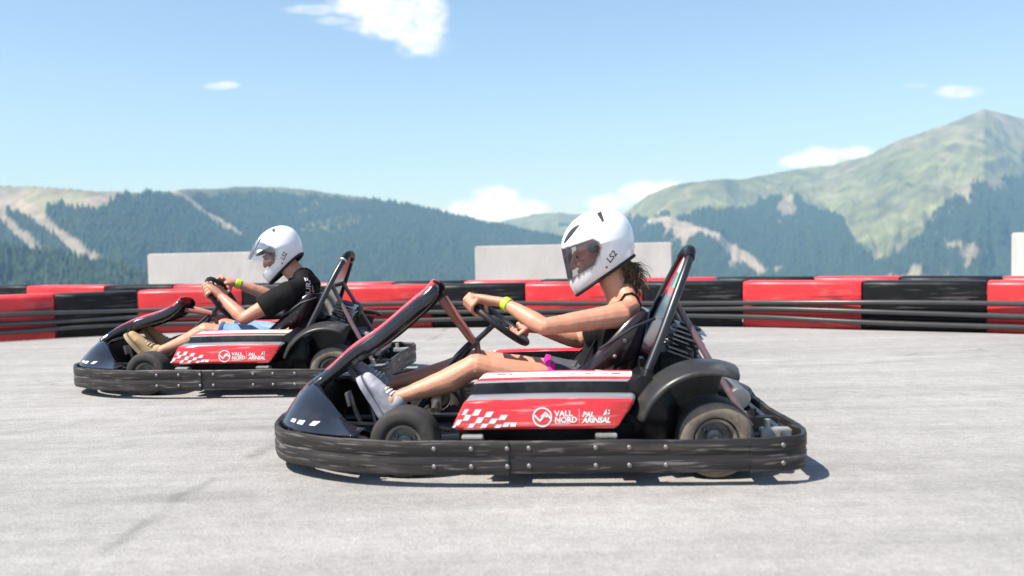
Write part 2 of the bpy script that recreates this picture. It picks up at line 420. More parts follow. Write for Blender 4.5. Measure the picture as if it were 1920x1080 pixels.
def ring2d(cx, cy, r0, r1, n=28):
    v, f = [], []
    for k in range(n):
        t = 2 * math.pi * k / n
        v += [(cx + r0 * math.cos(t), cy + r0 * math.sin(t)), (cx + r1 * math.cos(t), cy + r1 * math.sin(t))]
        a = 2 * k; b = (2 * k + 2) % (2 * n); f.append((a, a + 1, b + 1, b))
    return v, f
def stroke2d(pts, w):
    v, f = [], []
    for (x0, y0), (x1, y1) in zip(pts, pts[1:]):
        d = math.hypot(x1 - x0, y1 - y0); nx, ny = -(y1 - y0) / d * w / 2, (x1 - x0) / d * w / 2
        ex, ey = (x1 - x0) / d * w * .3, (y1 - y0) / d * w * .3
        o = len(v); v += [(x0 + nx - ex, y0 + ny - ey), (x0 - nx - ex, y0 - ny - ey), (x1 - nx + ex, y1 - ny + ey), (x1 + nx + ex, y1 + ny + ey)]; f.append((o, o + 1, o + 2, o + 3))
    return v, f
def shift2d(p, dx, dy, s=1):
    return [(x * s + dx, y * s + dy) for x, y in p[0]], p[1]
def quad2d(x0, y0, x1, y1, nx=6, ny=4, shape=None):
    v = [(x0 + (x1 - x0) * i / nx, y0 + (y1 - y0) * j / ny) for j in range(ny + 1) for i in range(nx + 1)]
    if shape: v = [shape(*p) for p in v]
    f = [(j * (nx + 1) + i, j * (nx + 1) + i + 1, (j + 1) * (nx + 1) + i + 1, (j + 1) * (nx + 1) + i) for j in range(ny) for i in range(nx)]
    return v, f
def bvh_of(o):
    dg = bpy.context.evaluated_depsgraph_get(); dg.update()
    me = o.evaluated_get(dg).to_mesh()
    t = BVHTree.FromPolygons([v.co.copy() for v in me.vertices], [tuple(p.vertices) for p in me.polygons])
    o.evaluated_get(dg).to_mesh_clear()
    return t
def projector(bvh, origin, U, V, off=.0015):
    """maps (u,v) on a plane to the surface in front of it (plane normal = -ray)"""
    O, U, V = Vector(origin), Vector(U).normalized(), Vector(V).normalized(); D = -(U.cross(V)).normalized()
    def fr(u, v):
        p = O + U * u + V * v
        h, n, i, d = bvh.ray_cast(p, D)
        return (h - D * off) if h else p - (D * -.2)
    return fr

# ------------------------------------------------------------------ numpy noise
def vnoise(x, y, seed=0):
    xi = np.floor(x).astype(np.int64); yi = np.floor(y).astype(np.int64); xf = x - xi; yf = y - yi
    def h(a, b):
        n = (a * 374761393 + b * 668265263 + seed * 1274126177) & 0xffffffff
        n = ((n ^ (n >> 13)) * 1103515245) & 0xffffffff
        return ((n ^ (n >> 16)) & 0xffff) / 65535.0
    u = xf * xf * (3 - 2 * xf); v = yf * yf * (3 - 2 * yf)
    return (h(xi, yi) * (1 - u) + h(xi + 1, yi) * u) * (1 - v) + (h(xi, yi + 1) * (1 - u) + h(xi + 1, yi + 1) * u) * v
def fbm(x, y, o=5, seed=0, g=.5):
    s = 0; a = 1; t = 0
    for i in range(o):
        s = s + a * vnoise(x * 2 ** i, y * 2 ** i, seed + i); t += a; a *= g
    return s / t

# ------------------------------------------------------------------ ground and mountains
def build_ground():
    bm = bmesh.new()
    x0, x1, y0, y1 = -70, 70, -45, 15.5
    nx, ny = 70, 30
    rows = [[Vector((x0 + (x1 - x0) * i / nx, y0 + (y1 - y0) * j / ny, 0)) for i in range(nx + 1)] for j in range(ny + 1)]
    grid_faces(bm, rows)
    bd = [e for e in bm.edges if e.is_boundary]
    r = bmesh.ops.extrude_edge_only(bm, edges=bd)
    for v in r['geom']:
        if isinstance(v, bmesh.types.BMVert): v.co.z = -6
    o = from_bm('race_track', bm, mat_asphalt(), smooth=0)
    tag(o, kind='structure')
build_ground()

RIDGE = {
 'A': (3000, [(-70, .06), (-48.18, 0.0672), (-37.12, 0.0697), (-29.95, 0.0699), (-27.3, 0.0669), (-23.07, 0.0631), (-18.54, 0.0678), (-16.02, 0.0695), (-13.44, 0.0671), (-9.47, 0.0577), (-6.78, 0.0469), (-3.71, 0.0322), (-0.27, 0.0196), (2.15, 0.0097), (4.9, 0.0008), (10.0, -0.0159), (14.96, -0.035), (22, -.08)]),
 'B': (4300, [(-4, -.04), (0.04, -0.0126), (4.23, 0.0161), (7.33, 0.0329), (8.87, 0.053), (10.06, 0.0613), (11.73, 0.0668), (15.0, 0.067), (17.23, 0.0746), (20.03, 0.0785), (22.13, 0.0866), (23.6, 0.0989), (25.31, 0.1077), (26.7, 0.1165), (28.19, 0.1254), (29.39, 0.1188), (30.17, 0.1129), (34.61, 0.0771), (44.78, 0.0451), (70, .03)]),
 'C': (5400, [(-12, -.01), (-5.47, 0.0075), (-2.69, 0.0186), (-0.6, 0.0263), (1.48, 0.034), (3.21, 0.0358), (4.93, 0.0315), (7.66, 0.0238), (11.69, 0.0072), (20, -.02)]),
 'D': (1500, [(-70, .035), (-43.25, 0.0314), (-37.25, 0.0217), (-30.11, 0.0058), (-27.46, -0.0016), (-24.69, -0.0138), (-21.79, -0.0293), (-18.76, -0.0426), (-12, -.09)]),
}
TREE_B = [(4.92, 0.0159), (7.32, 0.0221), (11.71, 0.0309), (14.99, 0.0362), (17.54, 0.0463), (20.02, 0.0294), (21.23, 0.0034), (22.43, -0.0307), (24.18, -0.0144), (25.89, 0.0232), (27.81, 0.0487), (30.19, 0.0596), (36.9, 0.05)]
RUNS = [([(-30.6, .064), (-29.99, 0.0569), (-28.44, 0.0412), (-27.67, 0.0252), (-26.62, 0.0061), (-24.98, -0.0164)], .42),
        ([(-30.4, .05), (-30.02, 0.0413), (-29.29, 0.0202), (-28.27, 0.0014)], .36),
        ([(-25.68, 0.0493), (-23.37, 0.062)], .3), ([(-20.7, 0.0621), (-18.61, 0.0348), (-17.07, 0.0172)], .26)]
RUN_B = ([(9.2, .0215), (10.03, 0.0198), (12.69, 0.0068), (14.32, -0.0143), (15.93, -0.0352)], .4)
def seg_dist(a, e, poly):
    """angular distance in degrees to a polyline given as (azimuth deg, tan elevation)"""
    d = np.full(a.shape, 1e9)
    for (x0, y0), (x1, y1) in zip(poly, poly[1:]):
        y0, y1 = y0 * 57.3, y1 * 57.3
        t = np.clip(((a - x0) * (x1 - x0) + (e * 57.3 - y0) * (y1 - y0)) / ((x1 - x0) ** 2 + (y1 - y0) ** 2), 0, 1)
        d = np.minimum(d, np.hypot(a - x0 - t * (x1 - x0), e * 57.3 - y0 - t * (y1 - y0)))
    return d

def build_terrain():
    az = np.concatenate([np.arange(-180, -50, 4.), np.arange(-50, -36, .5), np.arange(-36, 36, .085), np.arange(36, 50, .5), np.arange(50, 181, 4.)])
    rr = np.concatenate([np.geomspace(18, 900, 26), np.linspace(940, 5200, 190), np.linspace(5260, 6900, 40)])
    A, Rr = np.meshgrid(az, rr, indexing='ij')
    X = Rr * np.sin(np.radians(A)); Y = Rr * np.cos(np.radians(A))
    FLOOR = -360.
    base = np.maximum(-5 - .30 * (Rr - 18), FLOOR) + 25 * (fbm(X / 300, Y / 300, 4, 5) - .5) * np.clip((Rr - 150) / 400, 0, 1)
    hs = [base]; ts = [np.zeros_like(base)]
    W = fbm(X / 700, Y / 700, 3, 31) - .5
    for k, (Rc, tab) in RIDGE.items():
        e = np.interp(A, [t[0] for t in tab], [t[1] for t in tab])
        # crest distance swings in and out with the spurs
        RC = Rc * (1 + .10 * np.sin(np.radians(A) * 9 + Rc) + .06 * np.sin(np.radians(A) * 23 + Rc * .7))
        wob = .0016 * (fbm(A * 1.1, A * 0 + Rc, 4, 77) - .5) * 2
        hc = CAM_H + RC * (e + wob)
        rf = RC * .42
        t = np.clip((Rr - rf) / (RC - rf), 0, 1)
        up = t ** 1.25
        back = np.clip((Rr - RC) / (RC * .5), 0, 1)
        h = FLOOR + (hc - FLOOR) * up - (hc - FLOOR) * .9 * back ** 1.1
        rel = (hc - FLOOR)
        # gullies and spurs running down the slope
        g = np.abs(fbm(A * (Rc / 3000) * .40 + W * 3.2, Rr / 700 + W * 2, 5, int(Rc)) - .5) * 2
        g2 = fbm(X / 260, Y / 260, 5, int(Rc) + 9) - .5
        env = np.clip(4 * t * (1 - t), 0, 1) * (Rr < RC)
        h = h - rel * .13 * (g - .25) * env + rel * .10 * g2 * env + (back > 0) * 0
        hs.append(h); ts.append(t)
    hs = np.stack(hs); idx = hs.argmax(0); Hh = hs.max(0)
    E = (Hh - CAM_H) / Rr
    vis = E >= (np.maximum.accumulate(E, axis=1) - .0045)
    n1 = fbm(X / 180, Y / 180, 5, 41) - .5; n2 = fbm(X / 60, Y / 60, 4, 51) - .5; nA = fbm(A * .8, E * 60, 5, 61) - .5
    forest = np.zeros_like(E); bare = np.zeros_like(E)
    isA, isB, isC, isD = idx == 1, idx == 2, idx == 3, idx == 4
    clear = np.zeros_like(E)
    for poly, w in RUNS:
        clear = np.maximum(clear, (seg_dist(A + n2 * .5, E + n1 * .008, poly) < w * (1 + nA)).astype(float))
    alp = ((A < -24.5) & (E > .047 + .02 * n1 - (A + 24.5) * -.0008)).astype(float)
    high = (E > np.interp(A, [-30, -24, -16, -8, 0], [.05, .056, .060, .048, .03]) + .022 * nA).astype(float)
    patch = ((n1 + .6 * nA) > .26).astype(float)
    forest = np.where(isA, 1 - np.clip(clear + alp + high * .75 + patch * .7, 0, 1), forest)
    bare = np.where(isA, np.clip(clear * .8 + alp * (.45 + n1 * 2), 0, 1), bare)
    tl = np.interp(A, [t[0] for t in TREE_B], [t[1] for t in TREE_B])
    runb = (seg_dist(A + n2 * .6, E + n1 * .008, RUN_B[0]) < RUN_B[1] * (1 + nA)).astype(float)
    fB = np.clip((tl + .030 * nA + .012 * n1 - E) / .0015, 0, 1)
    patchB = ((n1 * .8 + nA) > .20).astype(float)
    forest = np.where(isB, fB * (1 - runb) * (1 - .85 * patchB), forest)
    bare = np.where(isB, np.clip(runb * .9 + patchB * fB * .5 + np.clip((E - .085) / .03, 0, 1) * (.35 + 1.6 * n1) + .25 * (nA > .12), 0, 1), bare)
    forest = np.where(isC, (n1 > .14) * .5, forest)
    forest = np.where(isD | (idx == 0), .97, forest)
    c_f = np.array([.020, .032, .014]); c_m = np.array([.150, .158, .075]); c_b = np.array([.30, .245, .19])
    col = c_m * (1 + .9 * n2[..., None] + .7 * n1[..., None]); col = col * (1 - bare[..., None]) + c_b * (1 + .6 * n2[..., None]) * bare[..., None]
    col = col * (1 - forest[..., None]) + c_f * forest[..., None]
    col = np.clip(col, .008, .6)
    na, nr = A.shape
    V = np.stack([X, Y, Hh], -1).reshape(-1, 3)
    i, j = np.meshgrid(np.arange(na - 1), np.arange(nr - 1), indexing='ij')
    a = (i * nr + j).ravel(); F = np.stack([a, a + 1, a + nr + 1, a + nr], -1)
    me = bpy.data.meshes.new('mountains')
    me.vertices.add(len(V)); me.vertices.foreach_set('co', V.astype('f').ravel())
    me.loops.add(F.size); me.loops.foreach_set('vertex_index', F.astype('i').ravel())
    me.polygons.add(len(F)); me.polygons.foreach_set('loop_start', np.arange(0, F.size, 4, dtype='i'))
    me.update(calc_edges=True); me.validate()
    at = me.color_attributes.new('tint', 'FLOAT_COLOR', 'POINT')
    at.data.foreach_set('color', np.concatenate([col.reshape(-1, 3), np.ones((len(V), 1))], 1).astype('f').ravel())
    o = from_mesh('mountains', me, mat_attr('mountain_ground', nscale=.015, amt=.4), smooth=0)
    me.shade_smooth()
    tag(o, kind='structure')
    # ---- conifers on the wooded slopes
    okv = vis & (E > -.06) & (forest > .3) & (np.abs(A) < 35.8) & (idx > 0)
    cand = np.argwhere(okv[:-1, :-1])
    wgt = forest[cand[:, 0], cand[:, 1]] * (Rr[cand[:, 0], cand[:, 1]] ** .5)
    pick = cand[rng.choice(len(cand), size=95000, p=wgt / wgt.sum())]
    fa, fr_ = rng.random(len(pick)), rng.random(len(pick))
    def bil(Z):
        i_, j_ = pick[:, 0], pick[:, 1]
        return (Z[i_, j_] * (1 - fa) + Z[i_ + 1, j_] * fa) * (1 - fr_) + (Z[i_, j_ + 1] * (1 - fa) + Z[i_ + 1, j_ + 1] * fa) * fr_
    tx, ty, tz = bil(X), bil(Y), bil(Hh)
    ng = 5
    ang = np.arange(ng) * 2 * np.pi / ng
    def tier(z0, z1, r0):
        vv = [(r0 * np.cos(t), r0 * np.sin(t), z0) for t in ang] + [(0, 0, z1)]
        return vv, [(k, (k + 1) % ng, ng) for k in range(ng)]
    v1, f1 = tier(.03, .68, .20); v2, f2 = tier(.42, 1.0, .13)
    tv = np.array(v1 + v2); tf = np.array(f1 + [tuple(q + len(v1) for q in f) for f in f2])
    n = len(tx); dist = np.hypot(tx, ty)
    hgt = rng.gamma(9, 1.55, n).clip(5, 26); wid = hgt * rng.uniform(.75, 1.6, n); rot = rng.uniform(0, 6.28, n)
    c, s = np.cos(rot)[:, None], np.sin(rot)[:, None]
    jit = 1 + .35 * (rng.random((n, len(tv))) - .5)
    px = (tv[None, :, 0] * c - tv[None, :, 1] * s) * wid[:, None] * jit + tx[:, None]
    py = (tv[None, :, 0] * s + tv[None, :, 1] * c) * wid[:, None] * jit + ty[:, None]
    pz = tv[None, :, 2] * hgt[:, None] + tz[:, None] - 1
    V = np.stack([px, py, pz], -1).reshape(-1, 3)
    F = (tf[None] + (np.arange(n) * len(tv))[:, None, None]).reshape(-1, 3)
    me = bpy.data.meshes.new('conifer_forest')
    me.vertices.add(len(V)); me.vertices.foreach_set('co', V.astype('f').ravel())
    me.loops.add(F.size); me.loops.foreach_set('vertex_index', F.astype('i').ravel())
    me.polygons.add(len(F)); me.polygons.foreach_set('loop_start', np.arange(0, F.size, 3, dtype='i'))
    me.update(calc_edges=True)
    tone = rng.uniform(.75, 1.3, n)[:, None] * np.array([[.030, .050, .020]]) * (1 + rng.uniform(-.2, .2, (n, 3)))
    at = me.color_attributes.new('tint', 'FLOAT_COLOR', 'POINT')
    cc = np.repeat(tone, len(tv), axis=0)
    at.data.foreach_set('color', np.concatenate([cc, np.ones((len(cc), 1))], 1).astype('f').ravel())
    o = from_mesh('conifer_forest', me, mat_attr('conifer_needles', nscale=.2, amt=.3), smooth=0)
    tag(o, 'dark conifer forest covering the hillsides beyond the track', 'forest', kind='stuff')
build_terrain()

def build_haze():
    bm = bmesh.new()
    box(bm, (0, 0, (-560 + 700) / 2), (14000, 14000, 1260))
    m = bpy.data.materials.new('haze_air'); m.use_nodes = True
    nt = m.node_tree; nt.nodes.remove(nt.nodes['Principled BSDF'])
    v = nt.nodes.new('ShaderNodeVolumePrincipled')
    v.inputs['Color'].default_value = (.31, .60, 1.0, 1); v.inputs['Absorption Color'].default_value = (.42, .60, 1, 1); v.inputs['Density'].default_value = 1.9e-4; v.inputs['Anisotropy'].default_value = .0
    nt.links.new(v.outputs[0], nt.nodes['Material Output'].inputs['Volume'])
    o = from_bm('haze', bm, m, smooth=0)
    tag(o, 'thin blue summer haze hanging over the valley', 'haze', kind='stuff')
build_haze()

# ------------------------------------------------------------------ barriers
RED_B = M('red_barrier_plastic', (.60, .022, .028), rough=.42, var=.14, vscale=3, bump=.002, bscale=7, dirt=(.46, .13, .11), dirt_amt=.6, dscale=3.0, stretch=(1, 1, 2.5), rvar=.12, scratch=(.10, .02, .022), scratch_amt=.7, sstretch=(2.2, 30, 42))
BLK_B = M('black_barrier_plastic', (.006, .006, .007), rough=.45, spec=.2, var=.25, vscale=3, bump=.002, bscale=7, dirt=(.034, .031, .029), dirt_amt=.6, dscale=3.0, stretch=(1, 1, 2.5), rvar=.12, scratch=(.11, .10, .095), scratch_amt=.5, sstretch=(2.2, 30, 42))
PIPE = M('black_pipe', (.034, .034, .035), rough=.24, spec=.8, var=.2, vscale=4, dirt=(.08, .075, .07), dirt_amt=.35, dscale=5, stretch=(.6, 3, 3))
BH = .445
def barrier(p, q, mat, label, group, seed):
    p, q = Vector((*p, 0)), Vector((*q, 0)); d = q - p; L = d.length - .008
    rz = math.atan2(d.y, d.x)
    h = L / 2; D = .36
    rnd = random.Random(seed); dz = rnd.uniform(-.003, .003)
    # hollow moulded block: feet, waist groove, rounded shoulders
    prof = [(.012, 0), (0, .012), (0, .085), (.018, .10), (.018, .118), (0, .133), (0, BH - .040), (.004, BH - .020), (.018, BH - .005), (.04, BH + dz),
            (D - .06, BH + dz), (D - .03, BH - .008), (D, BH - .05), (D, .012), (D - .012, 0)]
    xs = [(-h, .009), (-h + .003, .0035), (-h + .010, 0), (-h * .34, 0), (h * .34, 0), (h - .010, 0), (h - .003, .0035), (h, .009)]
    bm = bmesh.new()
    rows = []
    cy, cz = D / 2, BH / 2
    for x, ins in xs:
        rows.append([Vector((x, y + (ins if y < cy else -ins), z + (ins if z < cz else -ins) * (1 if 0 < z else 0))) for y, z in prof])
    V = grid_faces(bm, rows, closed=True)
    bm.faces.new(V[0][::-1]); bm.faces.new(V[-1])
    o = from_bm('barrier_block', bm, mat, None, smooth=40)
    o.location = (p + q) / 2; o.rotation_euler = (0, 0, rz)
    tag(o, label, 'barrier', group)
    return o
FRONT = [(-6.7, 7.85), (-5.05, 8.60), (-4.4, 8.92), (-3.7, 9.18), (-2.0, 9.22), (-.56, 9.12), (.75, 8.93), (2.28, 8.53), (3.34, 7.99), (4.34, 7.46), (5.4, 6.8), (6.6, 6.0)]
def build_barriers():
    pts = [(-5.34, 8.47), (-4.6, 8.83), (-3.9, 9.14), (-2.83, 9.22), (-1.84, 9.22), (-0.84, 9.15), (0.13, 9.04), (1.31, 8.8), (2.24, 8.55), (3.21, 8.06), (4.1, 7.59), (4.95, 7.08)]
    names = ['red barrier block in the front row at the left edge of the picture',
             'black barrier block in the front row beside the leftmost red one',
             'red front-row barrier block behind the black-shirted driver\'s steering wheel',
             'black front-row barrier block behind the back of the man in black',
             'red front-row barrier block between the two karts',
             'black front-row barrier block behind the hands of the woman driver',
             'red front-row barrier block behind the woman\'s helmet chin',
             'black front-row barrier block behind the nearer kart\'s tall headrest',
             'red front-row barrier block, the first whole red one right of the nearer kart',
             'black front-row barrier block, last black one towards the right edge',
             'red front-row barrier block cut by the right edge of the picture']
    for i in range(len(pts) - 1):
        barrier(pts[i], pts[i + 1], RED_B if i % 2 == 0 else BLK_B, names[i], 'barrier blocks of the front row', i)
    pts = [(-7.9, 12.02), (-6.28, 11.36), (-5.04, 10.86), (-4.07, 10.54), (-3.15, 10.33), (-2.37, 10.2), (-1.37, 10.05), (-0.55, 9.94), (0.33, 9.82), (1.25, 9.68), (2.21, 9.52), (3.15, 9.17), (3.87, 8.78), (4.64, 8.32), (5.36, 7.85)]
    names = ['black back-row barrier block at the left edge, only its top strip showing',
             'red back-row barrier block above the leftmost black front-row block',
             'black back-row barrier block left of the pale block behind the man',
             'red back-row barrier block in front of the left pale concrete block',
             'black back-row barrier block behind the man\'s forearms',
             'red back-row barrier block behind the farther kart\'s headrest',
             'black back-row barrier block left of the nearer kart\'s front panel tip',
             'red back-row barrier block in front of the middle concrete block\'s left end',
             'black back-row barrier block behind the woman\'s helmet visor',
             'red back-row barrier block behind the woman\'s ponytail',
             'black back-row barrier block just right of the middle concrete block',
             'red back-row barrier block above the red front block at right',
             'black back-row barrier block above the last black front block',
             'red back-row barrier block at the right edge, only its top showing']
    for i in range(len(pts) - 1):
        barrier(pts[i], pts[i + 1], BLK_B if i % 2 == 0 else RED_B, names[i], 'barrier blocks of the back row', 50 + i)
    # three flexible pipes strung along the front row
    P = smooth_path([(x, y, 0) for x, y in FRONT], 8)
    for k, (z, lab, am) in enumerate(((.250, 'uppermost of the three black pipes strung along the front barriers', .010),
                                      (.175, 'middle one of the three black pipes strung along the front barriers', .008),
                                      (.098, 'lowest of the three black pipes strung along the front barriers', .012))):
        bm = bmesh.new(); pts = []
        for i, p in enumerate(P):
            t = (P[min(i + 1, len(P) - 1)] - P[max(i - 1, 0)]).normalized(); nrm = Vector((t.y, -t.x, 0))
            dz = am * math.sin(i * .21 + k * 1.9) + (.5 * am) * math.sin(i * .093 + k)
            if p.x > 2.5: dz -= (p.x - 2.5) * .012 * k
            pts.append(p + nrm * (.055 + .008 * math.sin(i * .3 + k)) + Vector((0, 0, z + dz)))
        tube(bm, pts, .0245, n=14)
        o = from_bm('barrier_pipe', bm, PIPE, smooth=60)
        tag(o, lab, 'pipe', 'pipes along the front barriers')
build_barriers()

CONC = M('pale_concrete', (.58, .54, .51), rough=.85, var=.12, vscale=2.2, bump=.004, bscale=14, dirt=(.36, .325, .30), dirt_amt=.6, dscale=1.4, stretch=(1, 1, .5))
def concrete(x0, x1, y, z, label, rz=0):
    bm = bmesh.new()
    w = x1 - x0
    box(bm, (0, 0, z / 2), (w, .45, z), bevel=.02)
    o = from_bm('concrete_block', bm, CONC, smooth=50)
    o.location = ((x0 + x1) / 2, y + .225, 0); o.rotation_euler = (0, 0, rz)
    tag(o, label, 'concrete block', 'pale concrete blocks behind the barriers')
concrete(-5.79, -3.5, 14, .822, 'pale concrete block behind the driver in the black T-shirt')
concrete(-.58, 2.56, 14, .838, 'long pale concrete block behind the woman\'s white helmet')
concrete(8.2, 11.0, 14, .876, 'pale concrete block cut by the right edge of the picture')

# ------------------------------------------------------------------ go-karts (local axes: -x forward, -y the side facing the camera)
BUMPER_PLAN = [(-1.0, 0), (-.997, -.18), (-.965, -.33), (-.88, -.455), (-.73, -.555), (-.55, -.625), (-.35, -.655), (-.1, -.665), (.3, -.668), (.6, -.668), (.82, -.662),
               (.95, -.632), (1.005, -.56), (1.02, -.42), (1.0, -.2), (.995, 0)]
def plan_path():
    half = BUMPER_PLAN
    full = half + [(x, -y) for x, y in half[-2:0:-1]]
    return smooth_path([(x, y, 0) for x, y in full], 6, closed=True)
def band(bm, pts, z0, z1, th, inset=0, wav=0, seed=0):
    """vertical strip with rolled edges following pts (open list)"""
    n = len(pts); rnd = random.Random(seed); rows = []
    for i, p in enumerate(pts):
        t = (pts[min(i + 1, n - 1)] - pts[max(i - 1, 0)]).normalized(); o = Vector((t.y, -t.x, 0))
        if o.dot(Vector((p.x, p.y, 0))) < 0: o = -o
        w = wav * math.sin(i * .7 + seed) + rnd.uniform(-.0012, .0012); b = rnd.uniform(-.0012, .0012)
        h = z1 - z0
        prof = [(-th, z1 - .006), (-th * .6, z1), (-.004, z1), (0, z1 - .006), (0, z0 + h * .62), (-.004, z0 + h * .57), (-.004, z0 + h * .52), (0, z0 + h * .46), (-.001, z0 + .012), (-.005, z0), (-th * .7, z0), (-th, z0 + .006)]
        rows.append([p + o * (d - inset + b) + Vector((0, 0, z + w)) for d, z in prof])
    V = grid_faces(bm, rows, closed=True)
    bm.faces.new(V[0][::-1]); bm.faces.new(V[-1])
def outward(pts, i):
    t = (pts[(i + 1) % len(pts)] - pts[i - 1]).normalized(); o = Vector((t.y, -t.x, 0)); p = pts[i]
    return o if o.dot(Vector((p.x, p.y, 0))) > 0 else -o

_bolt = None
def bolt_mesh():
    global _bolt
    if _bolt is None:
        bm = bmesh.new(); lathe(bm, [(.0, .0085), (.003, .0085), (.0055, .006), (.006, .0)], axis='Z', n=10)
        me = bpy.data.meshes.new('bolt'); bm.to_mesh(me); bm.free(); me.materials.append(M('bolt_steel', (.26, .25, .24), rough=.5, metal=.8, var=.2)); me.shade_smooth(); _bolt = me
    return _bolt
def bolt(p, nrm, parent):
    o = bpy.data.objects.new('bolt', bolt_mesh()); o.location = p; o.rotation_euler = Vector(nrm).to_track_quat('Z', 'Y').to_euler()
    return link(o, parent)

def wheel(root, c, r, w, side, steer=0, dusty=False, camber=0):
    e = bpy.data.objects.new('wheel', None); link(e, root); e.location = c; e.rotation_euler = (camber, 0, steer); e.empty_display_size = .1
    h = w / 2
    bm = bmesh.new()
    rr = r * .50
    prof = [(h * .70, rr), (h * .98, rr + .012), (h * 1.04, r * .70), (h * 1.02, r * .86), (h * .90, r * .955), (h * .70, r * .99), (h * .3, r), (0, r), (-h * .3, r), (-h * .70, r * .99), (-h * .90, r * .955), (-h * 1.02, r * .86), (-h * 1.04, r * .70), (-h * .98, rr + .012), (-h * .70, rr)]
    mt = [0] * (len(prof) - 1)
    if dusty:
        for k in (1, 2, 3, 10, 11, 12): mt[k] = 1
    lathe(bm, prof, n=48, mats=mt)
    from_bm('tyre', bm, [RUBBER, DUSTY], e, smooth=40)
    s = side
    bm = bmesh.new()
    lathe(bm, [(-s * h * .72, rr * .98), (-s * h * .3, rr * .9), (s * h * .2, rr * .9), (s * h * .78, rr * .96), (s * h * .86, rr * 1.06), (s * h * .80, rr * 1.02), (s * h * .74, rr * .90), (s * h * .35, rr * .78), (s * h * .28, rr * .45), (s * h * .5, rr * .40), (s * h * .52, rr * .18), (s * h * .75, rr * .16), (s * h * .76, 0)], n=32)
    rim = from_bm('rim', bm, RIMM, e, smooth=30)
    for k in range(3):
        t = k * 2.094 + .4
        bolt((rr * .6 * math.cos(t), s * h * .33, rr * .6 * math.sin(t)), (0, s, 0), rim)
    return e

